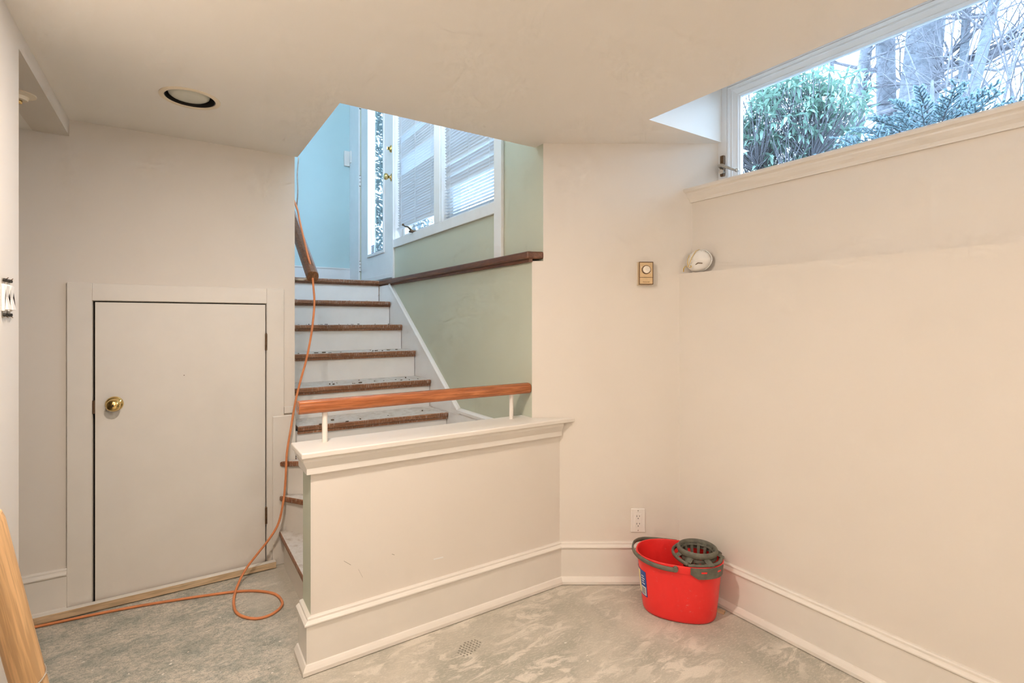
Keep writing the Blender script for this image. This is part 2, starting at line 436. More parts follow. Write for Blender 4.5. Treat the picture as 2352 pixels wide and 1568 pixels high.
# walls
struct(wall_grid('Y', YA, YA + 0.12, -1.7, 0.5325, 0, 2.40, [(-0.315, 0.392, -1, 1.372)]).build('wall_north', 'wall_paint'), 'cream wall with the little access door')
m = MB().box(XL - 0.12, XL, -2.6, 2.088, 0, 2.40); m.box(XL - 0.12, XL, 2.088, YA, 2.095, 2.40)
struct(m.build('wall_left', 'wall_paint'), 'near white wall edge at the left with its header beam')
struct(box('wall_passage', 'wall_paint', -1.8, -1.7, 0.9, YA + .1, 0, 2.3), 'end wall of the side passage')
struct(box('wall_passage', 'wall_paint', -1.7, XL - .12, 0.9, 1.0, 0, 2.3), 'back wall of the side passage')
struct(box('wall_back', 'wall_paint', XL - .2, 2.46, -2.7, -2.6, 0, 2.45), 'wall behind the camera')
m = MB().box(XD, 2.46, -2.6, 1.70, -0.05, ZL); m.box(XDU, 2.30, -2.6, 1.66, ZL, 1.905); m.box(2.30, 2.46, -2.6, 1.50, ZL, 1.905)
m.box(XDU, 2.46, -2.6, RY0, 1.905, 2.45); m.box(2.22, 2.46, RY0, 1.56, 2.45, 2.56)
struct(m.build('wall_east', 'wall_paint'), 'long cream window wall with a shallow ledge')
# diagonal wall
pl, pu = (1.4617, BY(1.4617)), (1.508, BY(1.508))
m = MB().prism([pl, (2.24, BY(2.24)), (2.24, 1.66), (1.80, 2.16), (1.50, 2.16)], -0.05, 1.577)
m.prism([pu, (2.24, BY(2.24)), (2.24, 1.60), (1.80, 2.10), (1.56, 2.10)], 1.577, 2.42)
struct(m.build('wall_diagonal', 'wall_paint'), 'short diagonal cream wall with the thermostat')

# half wall
XE, YH, YHB = 0.4115, 1.978, 2.114
hw = MB().prism([(XE, YH), (BX(YH), YH), (1.4617, BY(1.4617)), (1.4617, YHB), (XE, YHB)], 0, 0.786)
hw = hw.build('wall_half', 'wall_paint', mats=['wall_paint', 'green_paint'])
for p in hw.data.polygons:
    if p.normal.x < -0.9 or p.normal.y > 0.9: p.material_index = 1
struct(hw, 'low half wall with moulded cap beside the stairs')
MB().prism([(0.372, 1.936), (BX(1.936), 1.936), (1.4617, BY(1.4617)), (1.4617, 2.142), (0.372, 2.142)], 0.786, 0.808).build('cap', 'trim_paint', hw, bevel=0.005, seg=3)
capm = [(0, 0.722), (0.017, 0.722), (0.017, 0.744), (0.021, 0.752), (0.031, 0.772), (0.031, 0.786), (0, 0.786)]
capm = [(-a, b) for a, b in capm]
for sg in sweep_segments([(XE, YHB), (XE, YH), (BX(YH), YH)], capm): sg.build('cap_moulding', 'trim_paint', hw)

for px0, py0, px1, py1, w_, mt in ((996, 1284, 1018, 1279, .0022, 'white_paint'), (790, 1288, 806, 1297, .0008, 'dust_dark'), (823, 1306, 833, 1326, .0008, 'dust_dark'), (900, 1272, 906, 1274, .0009, 'dust_dark')):
    p_, q_ = ray(px0, py0, 1), ray(px1, py1, 1); p_ = Vector((0, 0, CAMZ)) + (p_ - Vector((0, 0, CAMZ))) * (YH / p_.y); q_ = Vector((0, 0, CAMZ)) + (q_ - Vector((0, 0, CAMZ))) * (YH / q_.y)
    MB().extrude([(p_.x, YH - .0006, p_.z - w_), (q_.x, YH - .0006, q_.z - w_), (q_.x, YH - .0006, q_.z + w_), (p_.x, YH - .0006, p_.z + w_)], (0, .0005, 0)).build('scuff', mt, hw)
# upper stairwell
XW, XG = 1.51, 1.4617            # upper and lower planes of the stairwell's right wall
ZF, YN = 1.623, 5.35
struct(box('wall_stair_lower', 'green_paint', XG, 1.75, BY(XG), 5.4, -0.05, 1.578), 'sage green wall below the oak ledge')
up = wall_grid('X', XW, XW + 0.15, BY(1.508) + 0.002, YN + 0.1, 1.578, 4.2,
               [(4.105, 5.03, 1.60, 3.68), (2.463, 3.19, 1.955, 3.58), (3.282, 4.077, 1.955, 3.58)]).build('wall_stair_upper', 'green_paint')
struct(up, 'upper green stair wall holding the entry door and windows')
struct(box('wall_stair_left', 'wall_paint', 0.40, 0.5325, YA + 0.12, 4.2, -0.05, 4.2), 'left wall of the stair flight')
m = wall_grid('Y', HY - .1, HY, 0.42, 1.66, 2.42, 4.2, [(0.60, 1.44, 2.80, 4.05)]); m.box(0.42, HX0, HY + .001, YA + .12, 2.42, 4.2)
struct(m.build('wall_stair_south', 'green_paint_daylit'), 'stairwell walls above the low ceiling')
struct(box('wall_stair_north', 'green_paint_daylit', -1.3, 1.66, YN, YN + .1, -0.05, 4.2), 'sage green wall at the far end of the landing, tinted with blue daylight')
struct(box('wall_landing_south', 'green_paint_daylit', -1.8, 0.40, 4.1, 4.2, -0.05, 4.2), 'wall on the near side of the landing')
struct(wall_grid('X', -1.4, -1.3, 4.1, YN + .1, 1.4, 4.2, [(4.45, 5.05, 2.5, 3.7)]).build('wall_landing_west', 'green_paint_daylit'), 'wall at the left end of the landing')
m = MB().box(-1.8, -1.7, YA, 4.15, -0.05, 2.5); m.box(-1.8, 0.42, YA + .12, 4.15, 2.3, 2.42); m.box(-1.8, 1.46, 3.05, 5.4, -0.1, -0.02)
m.box(0.40, 0.50, 4.2, YN, -0.05, 1.49)
struct(m.build('wall_closet', 'wall_paint'), 'enclosure of the closet under the stairs')
struct(box('ceiling', 'white_paint', -1.4, 1.7, HY - .1, YN + .1, 4.2, 4.3), 'white ceiling high above the landing')
struct(box('floor', 'oak_x', -1.3, XW, 4.255, YN, 1.50, ZF), 'oak floor of the upper landing')
bs = box('baseboard_landing', 'white_paint', -1.3, XW, YN - 0.018, YN, ZF, ZF + 0.19, bevel=0.003)
struct(bs, 'scuffed white baseboard along the landing wall')
box('edge_moulding', 'white_paint', -1.3, XW, YN - 0.024, YN, ZF + 0.19, ZF + 0.203, bs)

# baseboards of the room
bprof = [(0, 0.004), (0.018, 0.004), (0.018, 0.172), (0, 0.172)]
cprof = [(0, 0.172), (0.021, 0.172), (0.026, 0.177), (0.026, 0.181), (0.020, 0.187), (0.014, 0.190), (0.014, 0.197), (0.010, 0.201), (0, 0.201)]
sprof = [(0.018, 0.003), (0.033, 0.003), (0.033, 0.016), (0.028, 0.026), (0.023, 0.034), (0.018, 0.036)]
neg = lambda pr: [(-a, b) for a, b in pr]
def baseboards(path, names, labels):
    bb, cc, ss = (sweep_segments(path, neg(p)) for p in (bprof, cprof, sprof))
    prev = {}
    for n, l, a, b, c in zip(names, labels, bb, cc, ss):
        if n in prev: o = prev[n]; a.build('board', 'trim_paint', o)
        else:
            o = a.build(n, 'trim_paint'); struct(o, l); prev[n] = o
        b.build('cap_moulding', 'trim_paint', o, smooth=False); c.build('shoe_moulding', 'trim_paint', o)
baseboards([(XE, YHB), (XE, YH), (BX(YH), YH), (XD, BY(XD)), (XD, -2.6)],
           ['baseboard_half', 'baseboard_half', 'baseboard_diagonal', 'baseboard_east'],
           ['tall baseboard around the half wall', '', 'tall baseboard on the diagonal wall', 'tall baseboard along the window wall'])
baseboards([(-1.7, YA), (-0.402, YA)], ['baseboard_north'], ['tall baseboard left of the access door'])

# ------------------------------------------------------------------ little access door
DX0, DX1, DZ = -0.310, 0.387, 1.367
tr = empty('trim_1', (0.04, YA, 0), 'flat painted casing around the access door', None, None, 'structure')
box('jamb', 'trim_paint', -0.402, -0.316, YA - 0.016, YA, 0, 1.452, tr, 0.002)
box('jamb', 'trim_paint', 0.393, 0.476, YA - 0.016, YA, 0.0, 1.452, tr, 0.002)
box('head', 'trim_paint', -0.316, 0.393, YA - 0.016, YA, 1.374, 1.452, tr, 0.002)
d1 = box('door_1', 'trim_paint', DX0 + 0.004, DX1, YA - 0.012, YA + 0.022, 0.012, DZ, bevel=0.0015)
tag(struct(d1, 'small flat cream access door with brass knob'))
box('gap_shade', 'dark_gap', -0.3149, 0.3919, YA + 0.03, YA + 0.05, 0.001, 1.3719, d1)  # near-black sheet behind the door, shade of its gaps as colour
kb = MB().lathe([(0.0, 0.0), (0.034, 0.0), (0.034, 0.004), (0.028, 0.010), (0.014, 0.014), (0.012, 0.028), (0.020, 0.034), (0.0275, 0.044), (0.028, 0.052), (0.023, 0.062), (0.012, 0.067), (0.0, 0.068)], (-0.237, YA - 0.012, 0.905), '-Y', 32).build('knob', 'brass', d1, smooth=True)
MB().box(-0.2395, -0.2345, YA - 0.0815, YA - 0.0795, 0.900, 0.911).build('keyhole', 'black_metal', kb)
for z in (1.172, 0.268):
    h = MB().tube([(0.390, YA - 0.017, z - .042), (0.390, YA - 0.017, z + .042)], 0.0055, 10).build('hinge', 'old_bronze', d1, smooth=True, sangle=50)
    MB().tube([(0.390, YA - 0.017, z + .042), (0.390, YA - 0.017, z + .048)], [0.0055, 0.002], 10).build('pin', 'old_bronze', h)
box('latch', 'old_bronze', -0.3155, -0.3065, YA - 0.014, YA + 0.01, 0.868, 0.925, d1)
MB().lathe([(0.0, 0), (0.0022, 0), (0.0022, 0.0006), (0, 0.0006)], (0.03, YA - 0.012, 1.02), '-Y', 8).build('nail_hole', 'brown_line', d1)

# skirt panel at the foot of the stairs
t2 = box('trim_2', 'trim_paint', 0.420, 0.5325, YA - 0.026, YA - 0.0165, 0, 0.782, bevel=0.004)
struct(t2, 'flat skirt panel between the access door and the winder steps')
box('batten', 'trim_paint', 0.478, 0.5325, YA - 0.012, YA - 0.0005, 0.79, 0.825, t2, 0.002)

# ================================================================== STAIRS
ZT = [0.180, 0.365, 0.545, 0.708, 0.890, 1.073, 1.257, 1.440, ZF]      # tread heights
YT = {3: 2.925, 4: 3.188, 5: 3.450, 6: 3.710, 7: 3.972, 8: 4.230}     # noses of the straight flight
SX0, SX1 = 0.5345, 1.437
st = empty('staircase', (0.95, 3.1, 0), 'narrow staircase of worn oak treads and white risers with winders at its foot', 'staircase')
TH = 0.030
def tread(pts, z, nose_len, mat='oak_x'):
    o = MB().prism(pts, z - TH, z).build('tread', mat, st, bevel=0.008, seg=3, mats=[mat, 'tread_dust'])
    for p in o.data.polygons:
        if p.normal.z > 0.9: p.material_index = 1
    return o
def lerp(p, q, s): return (p[0] + (q[0] - p[0]) * s, p[1] + (q[1] - p[1]) * s)
def nosed(p, q, z):     # cove moulding and riser under a nosing that runs p -> q (climb is to the left of travel)
    d = Vector((q[0] - p[0], q[1] - p[1])).normalized(); nrm = Vector((-d.y, d.x))
    P, Q = Vector(p), Vector(q)
    a, b, c, e = P + nrm * 0.020, Q + nrm * 0.020, Q + nrm * 0.034, P + nrm * 0.034
    return a, b, c, e
for k in range(3, 9):
    y = YT[k]; z = ZT[k]
    yn = (YT[k + 1] if k < 8 else y + 0.03) + 0.034
    x0 = SX0 + (0.018 if k == 3 else 0)
    pl_ = [(x0, y + (0.045 if k == 3 else 0)), (SX1, y), (SX1, yn), (x0, yn)]
    tread(pl_, z, 0)
    zb = ZT[k - 1]
    sk = 0.045 if k == 3 else 0
    MB().prism([(SX0, y + .024 + sk), (SX1 - .004, y + .024), (SX1 - .004, y + .042), (SX0, y + .042 + sk)], zb, z - TH).build('riser', 'white_paint', st)
    MB().prism([(x0, y + .010 + sk), (SX1 - .002, y + .010), (SX1 - .002, y + .024), (x0, y + .024 + sk)], z - TH - 0.014, z - TH).build('cove', 'oak_y' if k > 6 else 'oak_x', st)
PV = (0.450, 2.922)          # the winders turn about this corner
n9 = (0.456, 2.116); n8 = (0.985, 2.116); n7 = (SX1, 2.362); n6l, n6r = (0.5345, 2.972), (SX1, 2.962)
tread([PV, n9, (1.10, 2.116), (0.56, 2.922)], ZT[0], 0, 'oak_winder')
tread([PV, n8, (SX1, 2.116), (SX1, 2.40), (0.5, 2.922)], ZT[1], 0, 'oak_winder')
tread([PV, n7, n6r, n6l, (0.5345, 2.922)], ZT[2], 0, 'oak_winder')
for (p, q, z0, z1) in ((PV, n9, 0.0, ZT[0]), (PV, n8, ZT[0], ZT[1]), (PV, n7, ZT[1], ZT[2])):
    a, b, c, e = nosed(p, q, z1)
    a = a.lerp(b, 0.03); e = e.lerp(c, 0.03); b = b.lerp(a, 0.012); c = c.lerp(e, 0.012)
    b.y = max(b.y, 2.117); c.y = max(c.y, 2.117); b.x = min(b.x, SX1); c.x = min(c.x, SX1)
    for t in (a, e): t.y = min(t.y, 2.9245)
    MB().prism([tuple(a), tuple(b), tuple(c), tuple(e)], z0, z1 - TH).build('riser', 'trim_paint', st)
# right-hand skirt with its little cap moulding
XS = 1.4375
pts = [(2.118, 0.0), (2.118, 0.732), (2.806, 0.732), (4.02, 1.577), (4.32, 1.577), (4.32, 0.9)]
MB().extrude([(XS, y, z) for y, z in pts], (XG - XS - 0.0005, 0, 0)).build('skirt', 'white_paint', st)
mp = [(XS - 0.004, 2.118, 0.733), (XS - 0.004, 2.806, 0.733), (XS - 0.004, 4.018, 1.576)]
for a, b in zip(mp, mp[1:]):
    MB().extrude([(x, a[1], a[2] + dz) for x, dz in ((XS - .004, -.012), (XG - .001, -.012), (XG - .001, .014), (XS + .006, .014), (XS - .004, .004))],
                 (0, b[1] - a[1], b[2] - a[2])).build('skirt_moulding', 'white_paint', st)
# oak ledge on the right, level with the landing
lg = MB().prism([(1.428, BY(1.4617) - 0.008), (1.4617, BY(1.4617) - 0.012), (XW, BY(1.508) - 0.004), (XW, 4.262), (1.428, 4.262)], 1.588, ZF).build('trim_3', 'oak_y', bevel=0.007, seg=3)
struct(lg, 'dark oak ledge running along the stair wall at landing level')
MB().prism([(1.446, BY(1.4617) + 0.004), (1.4617, BY(1.4617) - 0.004), (1.4617, 4.22), (1.446, 4.22)], 1.572, 1.588).build('cove', 'oak_y', lg)

# handrail on the half wall
hr = empty('handrail', (0.92, 2.08, 0.808), 'glossy red-brown oak handrail on two white posts atop the half wall', 'handrail')
def oval(w, h, n=20, p=2.6):
    o = []
    for k in range(n):
        t = 2 * math.pi * k / n; c, s = math.cos(t), math.sin(t)
        o.append((math.copysign(abs(c) ** (2 / p), c) * w / 2, math.copysign(abs(s) ** (2 / p), s) * h / 2))
    return o
MB().extrude([(0.386, 2.083 + a, 0.951 + b) for a, b in oval(0.062, 0.052, 24, 2.7)], (1.0735, 0, 0)).build('rail', 'oak_rail', hr, smooth=True, sangle=50, bevel=0.003)
for x in (0.486, 1.360):
    p = MB().tube([(x, 2.083, 0.808), (x, 2.083, 0.930)], 0.0105, 16).build('post', 'trim_paint', hr, smooth=True, sangle=50)

# handrail on the left of the flight
sr = empty('handrail', (0.62, 2.93, 1.5), 'dark oak stair rail slanting up the left wall of the flight', 'handrail')
def rz(y): return 1.535 + 0.702 * (y - 2.93)
prof = [(-.028, -.022), (-.020, -.030), (.020, -.030), (.028, -.022), (.030, .0), (.026, .018), (.012, .030), (-.012, .030), (-.026, .018), (-.030, 0)]
sd = Vector((0, -0.575, 0.818))
MB().extrude([Vector((0.618 + a, 2.915, rz(2.915))) + sd * b for a, b in prof], (0, 1.6, 1.6 * 0.702)).build('rail', 'oak_stair_rail', sr, smooth=True, sangle=35)
for y in (3.00, 4.1):
    br = MB().tube([(0.533, y, rz(y) - 0.075), (0.585, y, rz(y) - 0.073), (0.612, y, rz(y) - 0.060), (0.618, y, rz(y) - 0.036)], 0.007, 8).build('bracket', 'grey_metal', sr, smooth=True)
    MB().lathe([(0, 0), (0.026, 0), (0.024, 0.006), (0, 0.007)], (0.5326, y, rz(y) - 0.075), 'X', 16).build('rose', 'grey_metal', br, smooth=True)

# ================================================================== ENTRY DOOR AND STAIR WINDOWS
cs = empty('trim_4', (XW, 3.8, ZF), 'white painted frame boards around the entry door and stair windows', None, None, 'structure')
box('jamb', 'white_paint', XW - 0.016, XW, 5.034, YN - 0.001, ZF, 4.1, cs, 0.002)
box('jamb', 'white_paint', XW - 0.016, XW, 4.0775, 4.1045, ZF, 4.1, cs, 0.002)
box('post', 'white_paint', XW - 0.020, XW, 2.385, 2.463, ZF, 4.1, cs, 0.003)
box('mullion', 'white_paint', XW - 0.012, XW, 3.19, 3.282, 1.955, 3.6, cs, 0.003)
box('rail', 'white_paint', XW - 0.014, XW, 2.463, 4.077, 1.888, 1.955, cs, 0.003)
box('rail', 'white_paint', XW - 0.014, XW, 2.463, 4.077, 3.58, 3.68, cs, 0.003)
box('head', 'white_paint', XW - 0.014, XW, 4.104, 5.034, 3.682, 3.80, cs, 0.003)
DF = XW + 0.008
ed = empty('door_2', (DF, 4.57, ZF), 'white entry door with a tall narrow glass light and brass knob', None, None, 'structure')
wall_grid('X', DF, DF + 0.045, 4.110, 5.026, 1.645, 3.672, [(4.365, 4.790, 1.905, 3.45)]).build('leaf', 'white_paint', ed, bevel=0.002)
for n, a in (('bead', (4.340, 4.367, 1.88, 3.475)), ('bead', (4.788, 4.815, 1.88, 3.475)), ('bead', (4.367, 4.788, 1.88, 1.907)), ('bead', (4.367, 4.788, 3.448, 3.475))):
    box(n, 'white_paint', DF - 0.012, DF, a[0], a[1], a[2], a[3], ed, 0.003)
gp = box('pane', 'pane_glass', DF + 0.020, DF + 0.026, 4.366, 4.789, 1.906, 3.449, ed)
stk = box('sticker', 'sticker_blue', DF + 0.0185, DF + 0.0195, 4.69, 4.765, 1.918, 1.992, gp)
box('print', 'sticker_white', DF + 0.0178, DF + 0.0184, 4.698, 4.757, 1.924, 1.984, stk)
for i in range(4): box('lettering', 'ink', DF + 0.0172, DF + 0.0177, 4.706, 4.749 - 0.006 * (i % 2), 1.932 + i * 0.012, 1.937 + i * 0.012, stk)
kn = MB().lathe([(0, 0), (0.033, 0), (0.031, 0.006), (0.014, 0.010), (0.012, 0.030), (0.024, 0.038), (0.029, 0.050), (0.026, 0.062), (0.012, 0.067), (0, 0.068)], (DF, 4.172, 2.495), '-X', 24).build('knob', 'brass', ed, smooth=True)
MB().lathe([(0, 0), (0.031, 0), (0.029, 0.012), (0.018, 0.017), (0.0, 0.018)], (DF, 4.172, 2.735), '-X', 24).build('deadbolt', 'brass', ed, smooth=True)
box('thumb_turn', 'brass', DF - 0.042, DF - 0.016, 4.167, 4.177, 2.722, 2.748, ed, 0.003)
box('bolt_plate', 'brass', DF - 0.0025, DF, 4.118, 4.140, 2.66, 2.80, ed)
box('sweep', 'white_paint', DF - 0.010, DF, 4.13, 5.0, 1.650, 1.690, ed, 0.002)
for z in (1.82, 2.66, 3.42):
    hg = MB().tube([(DF - 0.010, 5.030, z - .05), (DF - 0.010, 5.030, z + .05)], 0.008, 10).build('hinge', 'white_paint', ed, smooth=True, sangle=50)
    for dz in (-.05, -.012, .022, .05): MB().tube([(DF - 0.010, 5.030, z + dz - .002), (DF - 0.010, 5.030, z + dz + .002)], 0.0085, 10).build('gap', 'old_bronze', hg)
th = box('threshold', 'threshold_metal', XW - 0.03, XW + 0.14, 4.108, 5.028, ZF, ZF + 0.016, ed, 0.003)
sn = empty('alarm_sensor', (XW - 0.03, YN - 0.02, 2.87), 'small white alarm contact box in the corner beside the entry door hinges', 'sensor')
box('housing', 'plate_white', XW - 0.075, XW - 0.018, YN - 0.026, YN, 2.875, 3.03, sn, 0.005)
box('magnet', 'plate_white', XW - 0.030, XW - 0.0161, YN - 0.085, YN - 0.05, 2.90, 3.02, sn, 0.004)

def stair_window(n, y0, y1, label):
    wn = empty(n, (XW + 0.06, (y0 + y1) / 2, 1.955), label, None, None, 'structure')
    z0, z1 = 1.955, 3.58
    for nm, a in (('stile', (y0, y0 + .055, z0, z1)), ('stile', (y1 - .055, y1, z0, z1)), ('rail', (y0 + .055, y1 - .055, z0, z0 + .045)), ('rail', (y0 + .055, y1 - .055, z1 - .055, z1))):
        box(nm, 'white_paint', XW + 0.065, XW + 0.115, a[0] + .001, a[1] - .001, a[2] + .001, a[3] - .001, wn, 0.004)
    for a in ((y0, y0 + .004, z0, z1), (y1 - .004, y1, z0, z1), (y0 + .004, y1 - .004, z0, z0 + .004), (y0 + .004, y1 - .004, z1 - .004, z1)):
        box('reveal', 'white_paint', XW, XW + 0.064, a[0] + .0003, a[1] - .0003, a[2] + .0003, a[3] - .0003, wn)
    box('pane', 'pane_glass', XW + 0.086, XW + 0.092, y0 + .05, y1 - .05, z0 + .04, z1 - .05, wn)
    return wn
w2 = stair_window('window_2', 3.282, 4.077, 'stair window beside the entry door, its blind ending above the crank')
w3 = stair_window('window_3', 2.463, 3.19, 'stair window nearer the camera behind a half open blind')
ck = MB().tube([(XW - 0.014, 3.66, 1.965), (XW - 0.030, 3.66, 1.975), (XW - 0.034, 3.70, 2.000), (XW - 0.034, 3.755, 2.012), (XW - 0.034, 3.80, 2.030)], [0.009, 0.008, 0.006, 0.0055, 0.005], 8).build('crank', 'old_bronze', w2, smooth=True)
MB().box(XW - 0.034, XW + 0.02, 3.645, 3.69, 1.956, 1.970).build('crank_base', 'old_bronze', w2, bevel=0.003)
MB().lathe([(0, -.009), (0.007, -.006), (0.009, 0), (0.007, .006), (0, .009)], (XW - 0.034, 3.805, 2.034), 'Z', 12).build('crank_knob', 'old_bronze', w2, smooth=True)

def slat_mesh(L):
    m = MB(); n = 4; wd = 0.025; vs = []
    for yy in (-L / 2, L / 2):
        for k in range(n + 1):
            s = k / n - 0.5; vs.append((s * wd, yy, 0.0022 * (1 - 4 * s * s)))
        for k in range(n + 1):
            s = 0.5 - k / n; vs.append((s * wd, yy, 0.0022 * (1 - 4 * s * s) - 0.0007))
    K = 2 * (n + 1)
    fs = [(k, (k + 1) % K, K + (k + 1) % K, K + k) for k in range(K)] + [tuple(range(K)), tuple(range(K, 2 * K))[::-1]]
    m.add(vs, fs); return m
def blind(label, y0, y1, zb, zt, tilt):
    X = XW + 0.030; L = y1 - y0 - 0.012; cy = (y0 + y1) / 2
    r = empty('venetian_blind', (X, cy, zb), label, 'blind', 'white venetian blinds on the stair windows')
    box('headrail', 'slat_white', X - 0.018, X + 0.018, y0 + .003, y1 - .003, zt - 0.03, zt, r, 0.002)
    box('bottom_rail', 'slat_white', X - 0.013, X + 0.013, y0 + .006, y1 - .006, zb, zb + 0.012, r, 0.003)
    first = None; z = zb + 0.026; k = 0
    while z < zt - 0.035:
        if first is None:
            s = slat_mesh(L).build('slat', 'slat_white', r, local=True, origin=(0, 0, 0)); first = s
        else:
            s = first.copy(); COL.objects.link(s); s.parent = r
        s.location = (0, 0, z - zb); s.rotation_euler = (random.uniform(-.003, .003), R(tilt(z)) + random.uniform(-.04, .04), 0)
        z += 0.0205; k += 1
    for yy in (y0 + 0.10, cy, y1 - 0.10):
        MB().tube([(X - 0.015, yy, zb + .006), (X - 0.015, yy, zt - .02)], 0.0011, 5).build('ladder_cord', 'slat_white', r)
    return r
def tilt_l(z):
    if 2.46 < z < 2.60: return 2
    if 2.74 < z < 2.79 or 2.97 < z < 3.04: return 0
    return 58
def tilt_r(z):
    if z < 2.19: return 4
    if z < 2.25: return 60
    if z < 2.27: return 6
    if z < 2.33: return 50
    if z < 2.35: return 4
    if z < 2.40: return 60
    if z < 2.60: return 48
    return 6
blind('white blind on the stair window next to the entry door, slats nearly closed', 3.289, 4.070, 2.040, 3.575, tilt_l)
blind('white blind with half open slats on the stair window nearer the ledge end', 2.470, 3.183, 1.961, 3.575, tilt_r)

# added unseen window in the stairwell's south wall, throws daylight on the landing
wn = empty('added_window_4', (1.02, HY - 0.05, 2.8), 'added high window above the low ceiling, bringing daylight into the stairwell', None, None, 'structure')
for nm, a in (('stile', (0.60, 0.65, 2.8, 4.05)), ('stile', (1.39, 1.44, 2.8, 4.05)), ('rail', (0.65, 1.39, 2.8, 2.85)), ('rail', (0.65, 1.39, 4.0, 4.05))):
    box(nm, 'white_paint', a[0], a[1], HY - .075, HY - .025, a[2], a[3], wn)
box('pane', 'pane_glass', 0.65, 1.39, HY - .053, HY - .047, 2.85, 4.0, wn)

wn = empty('added_window_5', (-1.35, 4.75, 2.5), 'added small window at the left end of the landing for daylight', None, None, 'structure')  # added unseen window, puts daylight on the entry door casing
for nm, a in (('stile', (4.45, 4.49, 2.5, 3.7)), ('stile', (5.01, 5.05, 2.5, 3.7)), ('rail', (4.49, 5.01, 2.5, 2.54)), ('rail', (4.49, 5.01, 3.66, 3.7))):
    box(nm, 'white_paint', -1.38, -1.32, a[0], a[1], a[2], a[3], wn)
box('pane', 'pane_glass', -1.353, -1.347, 4.49, 5.01, 2.54, 3.66, wn)

# ================================================================== BASEMENT WINDOW
w1 = empty('window_1', (2.24, 0.65, 1.905), 'long high basement window with blue-white frame and moulded sill', None, None, 'structure')
WX = 2.228; wy0, wy1, wz0, wz1 = -0.19, 1.505, 1.925, 2.412
box('casing', 'white_paint', WX, WX + 0.04, 1.505, 1.5525, 1.925, 2.46, w1, 0.002)
box('casing', 'white_paint', WX, WX + 0.04, RY0 + .002, wy0, 1.925, 2.46, w1, 0.002)
box('casing', 'white_paint', WX, WX + 0.04, wy0, wy1, 2.412, 2.46, w1, 0.002)
prf = [(0.062, 0.0), (0.004, 0.0), (0.002, 0.004), (0.006, 0.008), (0.014, 0.012), (0.014, 0.019), (0.018, 0.021), (0.030, 0.036), (0.030, 0.040), (0.034, 0.041), (0.040, 0.047), (0.062, 0.047)]
vs = []; k = len(prf)
for sy, sz in ((0, 0), (1, 0), (1, 1), (0, 1)):
    for x, i in prf: vs.append((WX + x, (wy1 - i) if sy else (wy0 + i), (wz1 - i) if sz else (wz0 + i)))
for c in range(4):
    d_ = (c + 1) % 4
    MB().add([vs[c * k + j] for j in range(k)] + [vs[d_ * k + j] for j in range(k)], [(j, (j + 1) % k, k + (j + 1) % k, k + j) for j in range(k)]).build('sash', 'white_paint', w1)
box('pane', 'pane_glass', WX + 0.045, WX + 0.050, wy0 + .044, wy1 - .044, wz0 + .044, wz1 - .044, w1)
# sill and apron, run along the wall
ys0, ys1 = RY0 + 0.05, None
sp = [(2.086, 1.931), (2.083, 1.924), (2.086, 1.914), (2.092, 1.909), (2.095, 1.905), (2.0955, 1.899), (2.101, 1.887), (2.108, 1.876), (2.111, 1.866), (2.111, 1.862), (2.1205, 1.862), (2.1205, 1.905), (2.229, 1.905), (2.229, 1.931)]
vs = [(x, -1.2, z) for x, z in sp] + [(x, BY(x) - 0.0005, z) for x, z in sp]; k = len(sp)
MB().add(vs, [tuple(range(k)), tuple(range(k, 2 * k))[::-1]] + [(a, (a + 1) % k, k + (a + 1) % k, k + a) for a in range(k)]).build('sill', 'trim_paint', w1)
# crank
cb = box('crank_plate', 'old_bronze', WX - 0.014, WX, 1.512, 1.532, 1.985, 2.085, w1, 0.002)
MB().tube([(WX - 0.01, 1.522, 2.025), (WX - 0.035, 1.520, 2.032), (WX - 0.045, 1.500, 2.028), (WX - 0.047, 1.455, 2.000), (WX - 0.047, 1.425, 1.985)], [0.010, 0.009, 0.0075, 0.006, 0.006], 8).build('crank', 'grey_metal', cb, smooth=True)
MB().lathe([(0, -.010), (0.007, -.007), (0.010, 0), (0.007, .007), (0, .010)], (WX - 0.047, 1.420, 1.984), 'Z', 12).build('crank_knob', 'grey_metal', cb, smooth=True)
MB().tube([(WX - 0.002, 1.522, 2.005), (WX - 0.03, 1.515, 2.003)], 0.011, 10).build('crank_hub', 'grey_metal', cb, smooth=True, sangle=50)

# ================================================================== LAMPS
def downlight(x, y, lit, label, zz=None, r=1.0, light=True):
    z = zc((x, y)) if zz is None else zz
    o = empty('downlight', (x, y, z), label, 'downlight', 'recessed ceiling lights')
    MB().lathe([(0.086 * r, 0.0), (0.104 * r, 0.0005), (0.104 * r, -0.003), (0.098 * r, -0.006), (0.087 * r, -0.004)], (x, y, z - 0.0006), 'Z', 40, close=True).build('trim_ring', 'lamp_trim', o, smooth=True, sangle=60)
    MB().lathe([(0.0, 0.15), (0.086, 0.15), (0.0865, -0.002), (0.0835, -0.002), (0.0825, 0.146), (0.0, 0.146)], (x, y, z), 'Z', 40).build('baffle', 'baffle_black', o, smooth=True, sangle=50)
    b = MB().lathe([(0.0, -0.004), (0.035, -0.003), (0.058, 0.001), (0.069, 0.008), (0.0725, 0.018), (0.060, 0.045), (0.030, 0.09), (0.016, 0.11), (0.014, 0.145), (0.0, 0.145)], (x - 0.004, y + 0.002, z), 'Z', 32).build('bulb', 'bulb_lit' if lit else 'bulb_off', o, smooth=True)
    if lit:
        L = bpy.data.lights.new('downlight_lamp', 'AREA'); L.shape = 'DISK'; L.size = 0.12; L.energy = lit * LAMP_W; L.color = LAMP_COL
        lo = bpy.data.objects.new('downlight_lamp', L); COL.objects.link(lo); lo.parent = o; lo.location = (0, 0, -0.012)
    return o
labs = ['round recessed downlight with a black baffle in the ceiling above the access door', 'recessed downlight in the ceiling just in front of the camera', 'added fill downlight in the ceiling near the left wall, out of view']
